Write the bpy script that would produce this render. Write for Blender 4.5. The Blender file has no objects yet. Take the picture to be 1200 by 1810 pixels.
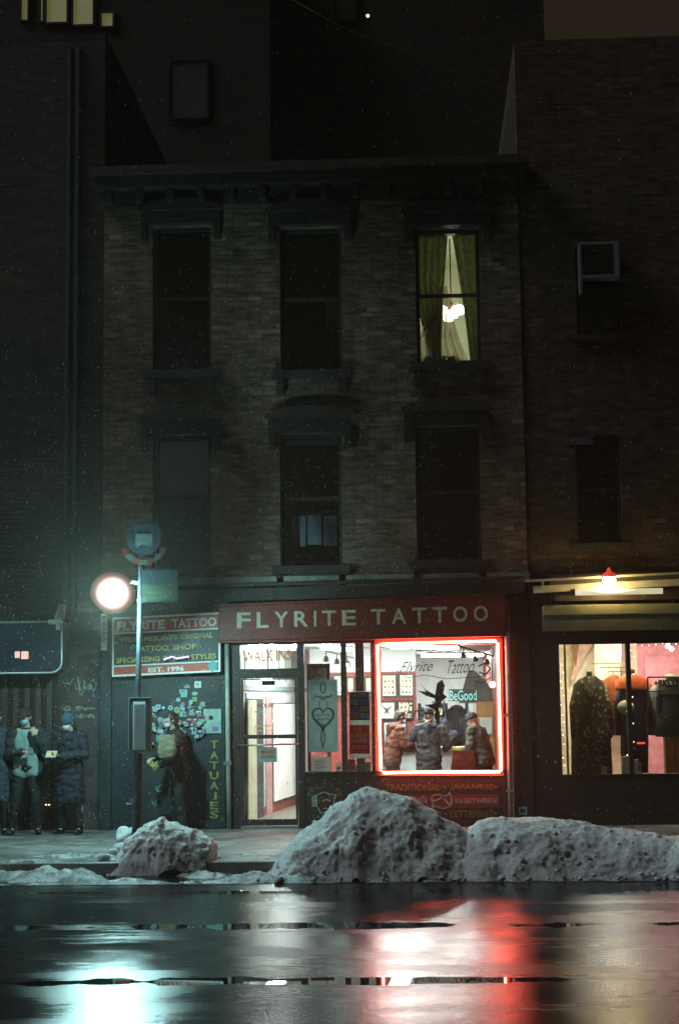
import bpy, bmesh, math, random
from mathutils import Vector, Matrix, noise
R = math.radians
random.seed(11)
SC = bpy.context.scene
COL = SC.collection

# ------------------------------------------------------------------ camera
FPX = 2800.0; TILT = math.atan(340/FPX); YAW = R(2.9); ROLL = R(0.75); DIST = 23.7
_f = Vector((-math.sin(YAW)*math.cos(TILT), math.cos(YAW)*math.cos(TILT), math.sin(TILT)))
_r0 = _f.cross(Vector((0, 0, 1))).normalized(); _u0 = _r0.cross(_f)
_r = _r0*math.cos(ROLL) - _u0*math.sin(ROLL); _u = _u0*math.cos(ROLL) + _r0*math.sin(ROLL)
CAM = Vector((DIST*math.tan(YAW), -DIST, 1.806))
cd = bpy.data.cameras.new('camera'); cam = bpy.data.objects.new('camera', cd); COL.objects.link(cam)
cd.sensor_fit = 'VERTICAL'; cd.sensor_height = 36; cd.sensor_width = 36*1200/1810; cd.lens = 36*FPX/1810
cd.clip_start = 0.1; cd.clip_end = 500
_m = Matrix((_r, _u, -_f)).transposed().to_4x4(); _m.translation = CAM
cam.matrix_world = _m
SC.camera = cam

# ------------------------------------------------------------------ light, sky, exposure
W = bpy.data.worlds.new('World'); SC.world = W; W.use_nodes = True
WORLD_COL = (0.0170, 0.0125, 0.0070)
W.node_tree.nodes['Background'].inputs[0].default_value = (*WORLD_COL, 1)
W.node_tree.nodes['Background'].inputs[1].default_value = 1.0
sd = bpy.data.lights.new('street_glow', 'SUN'); sun = bpy.data.objects.new('street_glow', sd); COL.objects.link(sun)
sd.energy = 1.25; sd.angle = R(24); sd.color = (0.86, 0.95, 0.98)
SUN_FROM = Vector((-0.68, -0.10, 0.73)).normalized()      # towards the light
sun.rotation_euler = SUN_FROM.to_track_quat('Z', 'Y').to_euler()
sun.location = (-8, -14, 14)
HAZE_DENSITY = 0.0012
LAMP_POWER = 1.0
SC.view_settings.view_transform = 'Standard'; SC.view_settings.look = 'None'
SC.view_settings.exposure = 0; SC.view_settings.gamma = 1
SC.cycles.use_denoising = True
SC.cycles.max_bounces = 7; SC.cycles.diffuse_bounces = 3; SC.cycles.glossy_bounces = 4
SC.cycles.transparent_max_bounces = 16; SC.cycles.volume_bounces = 0
SC.cycles.sample_clamp_indirect = 4.0
SC.cycles.caustics_reflective = False; SC.cycles.caustics_refractive = False

# ------------------------------------------------------------------ helpers
def ray(px, py): return _f*FPX + _r*(px-600) + _u*(905-py)
def P(px, py, Y=0.0):
    d = ray(px, py); return CAM + d*((Y-CAM.y)/d.y)
def G(px, py, z=0.0):
    d = ray(px, py); return CAM + d*((z-CAM.z)/d.z)
def S(px0, py0, px1, py1, Y=0.0):
    mx, my = (px0+px1)/2, (py0+py1)/2
    return P(px0, my, Y).x, P(px1, my, Y).x, P(mx, py1, Y).z, P(mx, py0, Y).z   # x0,x1,z0,z1

ORG = {}
def link(o): COL.objects.link(o); return o
def props(o, label=None, cat=None, group=None, kind=None):
    if label: o['label'] = label
    if cat: o['category'] = cat
    if group: o['group'] = group
    if kind: o['kind'] = kind
    return o
def thing(name, label, cat, loc=(0, 0, 0), group=None):
    o = link(bpy.data.objects.new(name, None)); o.location = loc; o.empty_display_size = .2
    ORG[o] = Vector(loc)
    return props(o, label, cat, group)

class MB:
    def __init__(s): s.v = []; s.f = []; s.m = []; s.mi = 0
    def add(s, vs, fs):
        b = len(s.v); s.v += [tuple(v) for v in vs]; s.f += [tuple(i+b for i in f) for f in fs]; s.m += [s.mi]*len(fs); return s
    def box(s, x0, x1, y0, y1, z0, z1):
        return s.add([(x0,y0,z0),(x1,y0,z0),(x1,y1,z0),(x0,y1,z0),(x0,y0,z1),(x1,y0,z1),(x1,y1,z1),(x0,y1,z1)],
                     [(0,3,2,1),(4,5,6,7),(0,1,5,4),(1,2,6,5),(2,3,7,6),(3,0,4,7)])
    def quad(s, a, b, c, d): return s.add([a,b,c,d], [(0,1,2,3)])
    def prism(s, pts, y0, y1):      # polygon in (x,z), counter-clockwise seen from -y
        n = len(pts); v = [(x, y0, z) for x, z in pts]+[(x, y1, z) for x, z in pts]
        return s.add(v, [tuple(range(n)), tuple(range(2*n-1, n-1, -1))]+[(i, i+n, (i+1) % n+n, (i+1) % n) for i in range(n)])
    def prismz(s, pts, z0, z1):
        n = len(pts); v = [(x, y, z0) for x, y in pts]+[(x, y, z1) for x, y in pts]
        return s.add(v, [tuple(range(n-1, -1, -1)), tuple(range(n, 2*n))]+[(i, (i+1) % n, (i+1) % n+n, i+n) for i in range(n)])
    def tube(s, pts, r, n=8, closed=False):
        pts = [Vector(p) for p in pts]; k = len(pts); rs = r if isinstance(r, (list, tuple)) else [r]*k
        b = len(s.v); up = None
        for i, p in enumerate(pts):
            if closed: t = (pts[(i+1) % k]-pts[i-1])
            else: t = (pts[min(i+1, k-1)]-pts[max(i-1, 0)])
            t.normalize()
            if up is None:
                up = Vector((0, 0, 1)) if abs(t.z) < .9 else Vector((1, 0, 0))
            a = t.cross(up).normalized(); c = a.cross(t).normalized(); up = c
            for j in range(n):
                w = 2*math.pi*j/n; s.v.append(tuple(p+a*(math.cos(w)*rs[i])+c*(math.sin(w)*rs[i])))
        m = k if closed else k-1
        for i in range(m):
            for j in range(n):
                i2 = (i+1) % k
                s.f.append((b+i*n+j, b+i*n+(j+1) % n, b+i2*n+(j+1) % n, b+i2*n+j)); s.m.append(s.mi)
        if not closed:
            s.f.append(tuple(b+j for j in range(n-1, -1, -1))); s.m.append(s.mi)
            s.f.append(tuple(b+(k-1)*n+j for j in range(n))); s.m.append(s.mi)
        return s
    def loft(s, rings):            # rings of equal length, closed ends
        n = len(rings[0]); b = len(s.v)
        for r_ in rings: s.v += [tuple(p) for p in r_]
        for i in range(len(rings)-1):
            for j in range(n):
                s.f.append((b+i*n+j, b+i*n+(j+1) % n, b+(i+1)*n+(j+1) % n, b+(i+1)*n+j)); s.m.append(s.mi)
        s.f.append(tuple(b+j for j in range(n-1, -1, -1))); s.m.append(s.mi)
        s.f.append(tuple(b+(len(rings)-1)*n+j for j in range(n))); s.m.append(s.mi)
        return s
    def lathe(s, prof, c, n=16, axis='z', sq=(1, 1)):   # prof: (radius, height)
        rings = []
        for r_, h in prof:
            ring = []
            for j in range(n):
                w = 2*math.pi*j/n; a, b_ = max(r_, 1e-4)*math.cos(w)*sq[0], max(r_, 1e-4)*math.sin(w)*sq[1]
                if axis == 'z': ring.append((c[0]+a, c[1]+b_, c[2]+h))
                elif axis == 'y': ring.append((c[0]+a, c[1]+h, c[2]-b_))
                else: ring.append((c[0]+h, c[1]+a, c[2]+b_))
            rings.append(ring)
        return s.loft(rings)
    def ball(s, c, r, n=10, rot=None):
        rx, ry, rz = r if isinstance(r, (tuple, list)) else (r, r, r)
        rings = []
        for i in range(n+1):
            a = -math.pi/2+math.pi*i/n; ring = []
            for j in range(n+2):
                w = 2*math.pi*j/(n+2); cr = max(math.cos(a), 1e-3)
                p = Vector((rx*cr*math.cos(w), ry*cr*math.sin(w), rz*math.sin(a)))
                if rot: p = rot @ p
                ring.append(Vector(c)+p)
            rings.append(ring)
        return s.loft(rings)
    def cap(s, a, b, ra, rb, n=10):      # tapered capsule
        a, b = Vector(a), Vector(b); t = (b-a)
        if t.length < 1e-5: return s.ball(a, ra, n)
        L = t.length; t.normalize()
        up = Vector((0, 0, 1)) if abs(t.z) < .9 else Vector((1, 0, 0))
        p = t.cross(up).normalized(); q = t.cross(p).normalized(); rings = []
        for c, r_, sg in ((a, ra, -1), (b, rb, 1)):
            seq = [(math.cos(k), math.sin(k)) for k in (1.45, 1.0, .5, 0)]
            if sg > 0: seq = seq[::-1]
            for cr, h in seq:
                rings.append([c+t*(sg*h*r_)+(p*math.cos(2*math.pi*j/n)+q*math.sin(2*math.pi*j/n))*(r_*cr) for j in range(n)])
        return s.loft([r_[::-1] for r_ in rings])
    def build(s, name, mat, parent=None, smooth=False, bevel=0, label=None):
        me = bpy.data.meshes.new(name)
        o = bpy.data.objects.new(name, me)
        org = ORG.get(parent, Vector((0, 0, 0))) if parent else Vector((0, 0, 0))
        if parent is None and s.v:
            xs = [v[0] for v in s.v]; ys = [v[1] for v in s.v]; zs = [v[2] for v in s.v]
            org = Vector(((min(xs)+max(xs))/2, (min(ys)+max(ys))/2, min(zs)))
            o.location = org
        ORG[o] = org
        me.from_pydata([(v[0]-org.x, v[1]-org.y, v[2]-org.z) for v in s.v], [], s.f)
        for m_ in (mat if isinstance(mat, (list, tuple)) else [mat]): me.materials.append(m_)
        if any(s.m): me.polygons.foreach_set('material_index', s.m)
        if smooth: me.polygons.foreach_set('use_smooth', [True]*len(me.polygons))
        me.update(); link(o)
        if parent: o.parent = parent
        if bevel:
            bv = o.modifiers.new('bevel', 'BEVEL'); bv.width = bevel; bv.segments = 2; bv.limit_method = 'ANGLE'
        if label: o['label'] = label
        return o

def holes_wall(mb, x0, x1, z0, z1, holes, y0, y1):
    xs = sorted({x0, x1, *[h[0] for h in holes], *[h[1] for h in holes]}); zs = sorted({z0, z1, *[h[2] for h in holes], *[h[3] for h in holes]})
    def inh(x, z): return any(h[0] < x < h[1] and h[2] < z < h[3] for h in holes)
    for i in range(len(xs)-1):
        for j in range(len(zs)-1):
            a, b, c, d = xs[i], xs[i+1], zs[j], zs[j+1]
            if inh((a+b)/2, (c+d)/2): continue
            mb.quad((a, y0, c), (b, y0, c), (b, y0, d), (a, y0, d))
            mb.quad((b, y1, c), (a, y1, c), (a, y1, d), (b, y1, d))
    for a, b, c, d in holes:
        mb.quad((a, y0, c), (a, y0, d), (a, y1, d), (a, y1, c)); mb.quad((b, y0, d), (b, y0, c), (b, y1, c), (b, y1, d))
        mb.quad((a, y0, d), (b, y0, d), (b, y1, d), (a, y1, d)); mb.quad((b, y0, c), (a, y0, c), (a, y1, c), (b, y1, c))
    mb.quad((x0, y0, z0), (x0, y0, z1), (x0, y1, z1), (x0, y1, z0)); mb.quad((x1, y0, z1), (x1, y0, z0), (x1, y1, z0), (x1, y1, z1))
    mb.quad((x0, y0, z1), (x1, y0, z1), (x1, y1, z1), (x0, y1, z1))

# ------------------------------------------------------------------ materials
class NT:
    def __init__(s, name):
        s.mat = bpy.data.materials.new(name); s.mat.use_nodes = True; s.nt = s.mat.node_tree
        s.n = s.nt.nodes; s.l = s.nt.links; s.b = s.n['Principled BSDF']; s.out = s.n['Material Output']
        s.tc = s.n.new('ShaderNodeTexCoord').outputs['Object']
    def node(s, t, **kw):
        nd = s.n.new('ShaderNode'+t)
        for k, v in kw.items():
            if k.startswith('i_'): nd.inputs[int(k[2:])].default_value = v
            else: setattr(nd, k, v)
        return nd
    def link(s, a, b): s.l.new(a, b)
    def noise(s, scale, detail=4, rough=.6, vec=None, stretch=None):
        v = vec or s.tc
        if stretch:
            mp = s.node('Mapping'); mp.inputs['Scale'].default_value = stretch; s.link(v, mp.inputs[0]); v = mp.outputs[0]
        nd = s.node('TexNoise'); nd.inputs['Scale'].default_value = scale; nd.inputs['Detail'].default_value = detail; nd.inputs['Roughness'].default_value = rough
        s.link(v, nd.inputs['Vector']); return nd.outputs['Fac']
    def ramp(s, fac, stops):
        r_ = s.node('ValToRGB'); e = r_.color_ramp.elements
        while len(e) < len(stops): e.new(.5)
        for k, (p, c) in enumerate(stops):
            e[k].position = p; e[k].color = (*c, 1) if isinstance(c, tuple) else (c, c, c, 1)
        s.link(fac, r_.inputs[0]); return r_.outputs[0]
    def mix(s, fac, a, b, typ='MIX'):
        m_ = s.node('MixRGB', blend_type=typ)
        for k, x in ((0, fac), (1, a), (2, b)):
            if hasattr(x, 'links'): s.link(x, m_.inputs[k])
            elif k: m_.inputs[k].default_value = (*x, 1) if len(x) == 3 else x
            else: m_.inputs[0].default_value = x
        return m_.outputs[0]
    def math(s, op, a, b=0, c=0):
        m_ = s.node('Math', operation=op)
        for k, x in enumerate((a, b, c)):
            if hasattr(x, 'links'): s.link(x, m_.inputs[k])
            else: m_.inputs[k].default_value = x
        return m_.outputs[0]
    def bump(s, h, strength, dist=.01):
        b = s.node('Bump'); b.inputs['Strength'].default_value = strength; b.inputs['Distance'].default_value = dist
        s.link(h, b.inputs['Height']); s.link(b.outputs[0], s.b.inputs['Normal']); return b.outputs[0]

def M(name, col, rough=.6, metal=0, var=.25, scale=6, bump=0, bscale=None, spec=.5, emit=None, es=0):
    t = NT(name)
    n1 = t.noise(scale, 5)
    lo = tuple(c*(1-var) for c in col); hi = tuple(min(1, c*(1+var)) for c in col)
    c_ = t.ramp(n1, [(.3, lo), (.7, hi)]); t.link(c_, t.b.inputs['Base Color'])
    rr = t.ramp(t.noise(scale*2.3, 3), [(.3, max(.02, rough*.8)), (.7, min(1, rough*1.2))]); t.link(rr, t.b.inputs['Roughness'])
    t.b.inputs['Metallic'].default_value = metal; t.b.inputs['Specular IOR Level'].default_value = spec
    if bump: t.bump(t.noise(bscale or scale*6, 5), bump)
    if emit: t.b.inputs['Emission Color'].default_value = (*emit, 1); t.b.inputs['Emission Strength'].default_value = es
    return t.mat
def EM(name, col, es):     # a thing that gives off light
    t = NT(name); t.b.inputs['Base Color'].default_value = (.8, .8, .8, 1)
    n_ = t.ramp(t.noise(9, 2), [(.3, tuple(c*.9 for c in col)), (.7, col)]); t.link(n_, t.b.inputs['Emission Color'])
    t.b.inputs['Emission Strength'].default_value = es; return t.mat
def glass(name, tint=(1, 1, 1), gloss=.05):
    t = NT(name); t.n.remove(t.b)
    tr = t.node('BsdfTransparent'); tr.inputs[0].default_value = (*tint, 1)
    gl = t.node('BsdfGlossy'); gl.inputs['Roughness'].default_value = .03
    lw = t.node('LayerWeight'); lw.inputs[0].default_value = .35
    k = t.math('MULTIPLY_ADD', lw.outputs['Fresnel'], .8, gloss*.3)
    sm = t.noise(2.5, 3); k = t.math('MULTIPLY', k, t.math('MULTIPLY_ADD', sm, .5, .75))
    mx = t.node('MixShader'); t.link(k, mx.inputs[0]); t.link(tr.outputs[0], mx.inputs[1]); t.link(gl.outputs[0], mx.inputs[2])
    t.link(mx.outputs[0], t.out.inputs[0]); return t.mat

def brick_mat(name='painted_brick', dull=False):
    t = NT(name); sp = t.node('SeparateXYZ'); t.link(t.tc, sp.inputs[0])
    cb = t.node('CombineXYZ'); t.link(t.math('ADD', sp.outputs[0], sp.outputs[1]), cb.inputs[0]); t.link(sp.outputs[2], cb.inputs[1])
    wob = t.noise(3, 2); off = t.node('VectorMath', operation='ADD'); t.link(cb.outputs[0], off.inputs[0])
    w2 = t.node('CombineXYZ'); t.link(t.math('MULTIPLY', wob, .02), w2.inputs[1]); t.link(w2.outputs[0], off.inputs[1])
    bt = t.node('TexBrick'); bt.inputs['Scale'].default_value = 1; bt.inputs['Brick Width'].default_value = .215; bt.inputs['Row Height'].default_value = .074
    bt.inputs['Mortar Size'].default_value = .007; bt.inputs['Mortar Smooth'].default_value = .3
    bt.inputs['Color1'].default_value = (0, 0, 0, 1); bt.inputs['Color2'].default_value = (1, 1, 1, 1); bt.inputs['Mortar'].default_value = (.35, .35, .35, 1)
    t.link(off.outputs[0], bt.inputs[0])
    per = t.ramp(bt.outputs['Color'], [(0, (.075, .044, .030)), (.5, (.14, .10, .075)), (.82, (.22, .19, .155)), (1, (.50, .46, .38))])
    patch = t.ramp(t.noise(.8, 6, .7), [(.46, .0), (.56, 1)])
    streak = t.ramp(t.noise(3, 6, .75, stretch=(1, 1, 5)), [(.42, 0), (.66, 1)])
    dark = t.mix(.6, per, (.05, .035, .028)); base = t.mix(patch, dark, per)
    base = t.mix(t.math('MULTIPLY', streak, .75), base, (.40, .37, .32))
    drip = t.ramp(t.noise(2.2, 5, .7, stretch=(4, 4, .5)), [(.5, 0), (.75, 1)])
    base = t.mix(t.math('MULTIPLY', drip, .7), base, (.05, .04, .032))
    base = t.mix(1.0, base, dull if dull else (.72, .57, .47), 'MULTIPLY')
    t.link(base, t.b.inputs['Base Color']); t.b.inputs['Roughness'].default_value = .75
    h = t.math('ADD', t.math('MULTIPLY', bt.outputs['Fac'], -1.0), t.math('MULTIPLY', t.noise(45, 5), .6)); t.bump(h, .8, .012)
    return t.mat

def snow_mat():
    t = NT('dirty_snow')
    n1 = t.ramp(t.noise(1.7, 8, .72), [(.47, 0), (.60, 1)]); n2 = t.ramp(t.noise(19, 6, .7), [(.45, 0), (.65, 1)])
    d = t.math('MULTIPLY', n1, n2)
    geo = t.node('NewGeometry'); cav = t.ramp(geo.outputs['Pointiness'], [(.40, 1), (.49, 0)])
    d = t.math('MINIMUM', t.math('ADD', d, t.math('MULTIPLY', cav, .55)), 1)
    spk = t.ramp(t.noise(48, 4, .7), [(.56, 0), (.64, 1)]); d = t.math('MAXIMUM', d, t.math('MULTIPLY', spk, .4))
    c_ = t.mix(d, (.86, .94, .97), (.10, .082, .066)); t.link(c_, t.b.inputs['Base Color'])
    t.b.inputs['Roughness'].default_value = .62; t.b.inputs['Specular IOR Level'].default_value = .35
    t.bump(t.math('ADD', t.noise(24, 9, .8), t.math('MULTIPLY', t.noise(75, 4, .7), .5)), 1.0, .06); return t.mat

def road_mat():
    t = NT('wet_asphalt'); sp = t.node('SeparateXYZ'); t.link(t.tc, sp.inputs[0]); Y = t.math('ADD', sp.outputs[1], -22.5); X = sp.outputs[0]
    wob = t.math('ADD', t.math('MULTIPLY', t.math('SUBTRACT', t.noise(1.2, 4, .6), .5), .34), t.math('MULTIPLY', t.math('SUBTRACT', t.noise(7, 3, .7), .5), .10))
    Yw = t.math('ADD', Y, wob)
    def line(yc, w, lo, hi, seed):
        a = t.math('ABSOLUTE', t.math('SUBTRACT', Yw, yc)); g = t.noise(.55, 3, .6, stretch=(1, .2, 1) if seed else (1.7, .2, 1))
        wd = t.math('MULTIPLY', t.ramp(g, [(lo, 0), (hi, 1)]), w)
        return t.math('LESS_THAN', a, wd)
    pud = line(-8.35, .15, .42, .52, 0)
    pud = t.math('MAXIMUM', pud, line(-10.8, .12, .49, .56, 1))
    pud = t.math('MAXIMUM', pud, line(-6.3, .10, .42, .55, 1))
    band = t.noise(1.0, 6, .66, stretch=(.35, 1.7, 1)); fine = t.noise(2.0, 4, .7, stretch=(.15, 9, 1))
    rough = t.ramp(t.math('ADD', t.math('MULTIPLY', band, .93), t.math('MULTIPLY', fine, .07)), [(.38, .18), (.60, .32)])
    rough = t.mix(pud, rough, (.02, .02, .02)); t.link(rough, t.b.inputs['Roughness'])
    col = t.ramp(t.noise(130, 3, .6), [(.35, (.004, .004, .005)), (.7, (.016, .015, .015))]); t.link(col, t.b.inputs['Base Color'])
    t.b.inputs['Specular IOR Level'].default_value = .62
    g1 = t.math('MULTIPLY', t.noise(15, 6, .82), 2.2); v = t.node('TexVoronoi'); v.inputs['Scale'].default_value = 24; t.link(t.tc, v.inputs['Vector'])
    h = t.math('ADD', g1, t.math('MULTIPLY', v.outputs['Distance'], .9)); h = t.math('ADD', h, t.math('MULTIPLY', t.noise(3.0, 3, .6, stretch=(1.0, 1.6, 1)), .8))
    wet = t.math('SUBTRACT', 1, pud); h = t.math('MULTIPLY', h, wet)
    nrm = t.bump(h, .5, .0011)
    gl = t.node('BsdfAnisotropic'); gl.distribution = 'BECKMANN'; t.link(rough, gl.inputs['Roughness']); t.link(nrm, gl.inputs['Normal'])
    df = t.node('BsdfDiffuse'); t.link(col, df.inputs[0]); fr = t.node('Fresnel'); fr.inputs['IOR'].default_value = 1.36; t.link(nrm, fr.inputs['Normal'])
    mx = t.node('MixShader'); t.link(fr.outputs[0], mx.inputs[0]); t.link(df.outputs[0], mx.inputs[1]); t.link(gl.outputs[0], mx.inputs[2]); t.link(mx.outputs[0], t.out.inputs[0]); t.n.remove(t.b); return t.mat

def walk_mat():
    t = NT('wet_concrete'); sp = t.node('SeparateXYZ'); t.link(t.tc, sp.inputs[0])
    c_ = t.ramp(t.noise(1.3, 7, .65), [(.35, (.075, .082, .078)), (.65, (.20, .215, .20))])
    sn = t.ramp(t.noise(2.2, 8, .7, stretch=(.5, 1.6, 1)), [(.56, 0), (.68, 1)]); c_ = t.mix(t.math('MULTIPLY', sn, .75), c_, (.5, .53, .52))
    def joint(o, step):
        m_ = t.math('FRACT', t.math('DIVIDE', t.math('ADD', o, 50), step)); return t.math('LESS_THAN', m_, .012/step)
    j = t.math('MAXIMUM', joint(sp.outputs[0], 1.5), joint(sp.outputs[1], 1.5)); c_ = t.mix(j, c_, (.02, .02, .02)); t.link(c_, t.b.inputs['Base Color'])
    t.link(t.ramp(t.noise(1.7, 5), [(.35, .24), (.65, .6)]), t.b.inputs['Roughness']); t.bump(t.noise(60, 5, .7), .4, .008); return t.mat

def slat_wall(name, c1, c2, step):
    t = NT(name); sp = t.node('SeparateXYZ'); t.link(t.tc, sp.inputs[0])
    w = t.math('FRACT', t.math('DIVIDE', t.math('ADD', sp.outputs[0], 40), step)); w = t.math('ABSOLUTE', t.math('SUBTRACT', w, .5))
    c_ = t.mix(t.ramp(t.noise(2, 6, .7, stretch=(2, 1, .6)), [(.35, 0), (.7, 1)]), c1, c2); c_ = t.mix(t.math('LESS_THAN', w, .07), c_, (.006, .005, .005))
    t.link(c_, t.b.inputs['Base Color']); t.b.inputs['Roughness'].default_value = .55; t.bump(t.math('MULTIPLY', w, 2), .7, .02); return t.mat

mBRICK = brick_mat(); mSNOW = snow_mat(); mROAD = road_mat(); mWALK = walk_mat()
mBLACKP = M('black_paint', (.030, .021, .016), .45, var=.4, scale=9, bump=.15)
mDARKW = M('dark_wall_paint', (.020, .023, .026), .5, var=.5, scale=3.0, bump=.35, bscale=30)
mNAVYW = M('teal_wall_paint', (.017, .023, .028), .5, var=.45, scale=2.4, bump=.35, bscale=26)
mRBLD = brick_mat('soot_brick', (.34, .23, .14)); mFARB = brick_mat('far_soot_brick', (.14, .085, .045)); mSIDEDARK = M('shade_darkened_wall', (.016, .012, .009), .8, var=.4, scale=2)  # side walls: shade put into a near-black colour so they stay dark
mTRIM = M('dark_trim', (.034, .024, .017), .6, var=.4, scale=10, bump=.3)
mSTONE = M('sooty_stone', (.026, .021, .018), .75, var=.4, scale=7, bump=.4)
mREDF = M('fascia_red', (.15, .020, .014), .45, var=.25, scale=2.5, bump=.1)
mREDS = M('sign_red', (.55, .075, .03), .4, var=.15, scale=2.5)
mREDI = M('interior_red', (.24, .045, .035), .6, var=.2)
mWHITE = M('white_paint', (.86, .86, .82), .5, var=.05)
mCREAM = M('cream_letter', (.46, .40, .28), .5, var=.25, scale=14)
mGOLD = M('gold_letter', (.60, .48, .13), .4, var=.3, scale=18)
mGOLDD = M('worn_gold_letter', (.17, .12, .03), .5, var=.5, scale=20)
mTEAL = M('teal_paint', (.10, .45, .42), .5, var=.15)
mSIGNB = M('sign_black', (.018, .020, .028), .4, var=.3)
mPIPE = M('pale_pipe', (.30, .40, .36), .45, var=.3, scale=8, bump=.15)
mPIPE2 = M('grey_downpipe', (.28, .24, .25), .5, var=.35, scale=8, bump=.15)
mSTEEL = M('galvanised_steel', (.42, .44, .44), .35, metal=.9, var=.25, scale=12)
mPOLE = M('post_steel', (.06, .085, .10), .4, metal=.6, var=.4, scale=14)
mRUST = M('rusty_steel', (.13, .055, .03), .7, metal=.3, var=.4, scale=14, bump=.2)
mGLASS = glass('window_glass')
mGLASSD = glass('dark_window_glass', (.75, .78, .8), .15)
mICEIL = M('room_ceiling_white', (.74, .76, .70), .7, var=.05)
mIWALL = M('room_wall_white', (.68, .72, .70), .7, var=.08)
mIFLR = M('room_floor', (.16, .13, .11), .4, var=.2)
def thin(name, col, var=.1, scale=12, k=.5):      # paper or cloth that lets some light through
    t = NT(name); c_ = t.ramp(t.noise(scale, 4), [(.3, tuple(q*(1-var) for q in col)), (.7, tuple(min(1, q*(1+var)) for q in col))]); t.n.remove(t.b)
    a = t.node('BsdfDiffuse'); b = t.node('BsdfTranslucent'); mx = t.node('MixShader'); mx.inputs[0].default_value = k
    t.link(c_, a.inputs[0]); t.link(c_, b.inputs[0]); t.link(a.outputs[0], mx.inputs[1]); t.link(b.outputs[0], mx.inputs[2]); t.link(mx.outputs[0], t.out.inputs[0]); return t.mat
mPAPER = thin('white_paper', (.72, .74, .70), .08, 20)
mFRAME = M('picture_frame_black', (.02, .018, .016), .4, var=.2)
mBLIND = M('window_blind', (.72, .76, .84), .8, var=.15)
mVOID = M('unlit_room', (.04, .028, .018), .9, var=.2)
mWOOD = M('varnished_wood', (.30, .15, .05), .4, var=.3, scale=5)

def stroke(mb, pts, w, y, d=.003, Yp=None):
    """flat painted line through pixel points on the plane y"""
    q = [P(a, b, y if Yp is None else Yp) for a, b in pts]; q = [(p.x, p.z) for p in q]
    for (x0, z0), (x1, z1) in zip(q, q[1:]):
        L = math.hypot(x1-x0, z1-z0) or 1e-6; nx, nz = -(z1-z0)/L*w/2, (x1-x0)/L*w/2
        mb.prism([(x0-nx, z0-nz), (x0+nx, z0+nz), (x1+nx, z1+nz), (x1-nx, z1-nz)], y, y+d)

def text(s, x0, x1, z0, z1, y, mat, name, parent=None, bold=0.0, shear=0.0, depth=.004, slope=0.0, spacing=1.0, label=None):
    """lettering filling the rectangle, facing the street, its back on y"""
    cu = bpy.data.curves.new('txt', 'FONT'); cu.body = s; cu.size = 1; cu.shear = shear; cu.space_character = spacing; cu.resolution_u = 3
    cu.offset = bold; cu.extrude = .02
    to = bpy.data.objects.new('txt', cu); COL.objects.link(to); bpy.context.view_layer.update()
    me = bpy.data.meshes.new_from_object(to.evaluated_get(bpy.context.evaluated_depsgraph_get()))
    bpy.data.objects.remove(to); bpy.data.curves.remove(cu)
    vs = [v.co.copy() for v in me.vertices]; fs = [tuple(p.vertices) for p in me.polygons]; bpy.data.meshes.remove(me)
    if not vs: return None
    ax, bx = min(v.x for v in vs), max(v.x for v in vs); az, bz = min(v.y for v in vs), max(v.y for v in vs); ad, bd = min(v.z for v in vs), max(v.z for v in vs)
    mb = MB(); out = []
    for v in vs:
        u_ = (v.x-ax)/(bx-ax); out.append((x0+u_*(x1-x0), y-depth*(v.z-ad)/(bd-ad), z0+(v.y-az)/(bz-az)*(z1-z0)+slope*(u_-.5)))
    mb.add(out, fs)
    return mb.build(name, mat, parent, label=label)
def textpx(s, a, b, c, d, y, mat, name, parent=None, Yp=None, **k):
    x0, x1, z0, z1 = S(a, b, c, d, y if Yp is None else Yp); return text(s, x0, x1, z0, z1, y, mat, name, parent, **k)

# ------------------------------------------------------------------ ground
ROADZ = -0.14; CURBY = -4.85
def sheet(name, x0, x1, y0, y1, z, mat):
    o = MB().quad((x0, y0, z), (x1, y0, z), (x1, y1, z), (x0, y1, z)).build(name, mat); return props(o, kind='structure')
sheet('ground', -46, 46, -42, 58, -1.2, mDARKW)
RSL = .040                                     # the carriageway rises towards the shops
o = MB().quad((-45, -40, ROADZ-RSL*(40+CURBY-.15)), (45, -40, ROADZ-RSL*(40+CURBY-.15)), (45, CURBY-.15, ROADZ), (-45, CURBY-.15, ROADZ)).build('road', mROAD); props(o, kind='structure')
o = MB().box(-45, 45, CURBY, 0.25, -.28, 0).build('sidewalk', mWALK); props(o, kind='structure')
mb = MB(); x = -45
while x < 45: mb.box(x, min(x+2.4, 45)-.008, CURBY-.15, CURBY-.002, -.29, .004); x += 2.4
props(mb.build('curb', M('granite_curb', (.16, .165, .16), .4, var=.3, scale=14, bump=.3), bevel=.015), kind='structure')

# ------------------------------------------------------------------ brick building
BX0, BX1 = -3.60, 2.80
zCOR = P(560, 1030).z; zTOP = P(560, 335).z
bld = thing('brick_building', 'three storey building of peeling painted brick above the tattoo shop', 'building', (-.4, 0, 0))
WIN = {}
cols = [(270, 373), (495, 604), (735, 849)]
rows = [((398, 655), (400, 655), (402, 640)), ((768, 1003), (765, 1000), (752, 990))]
holes = []
for r_, row in enumerate(rows):
    for c_, (t_, b_) in enumerate(row):
        h = S(cols[c_][0], t_, cols[c_][1], b_); WIN[(r_, c_)] = h; holes.append(h)
wall = MB(); holes_wall(wall, BX0, BX1, zCOR, zTOP, holes, 0, .32); wall.build('wall', mBRICK, bld)
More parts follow.
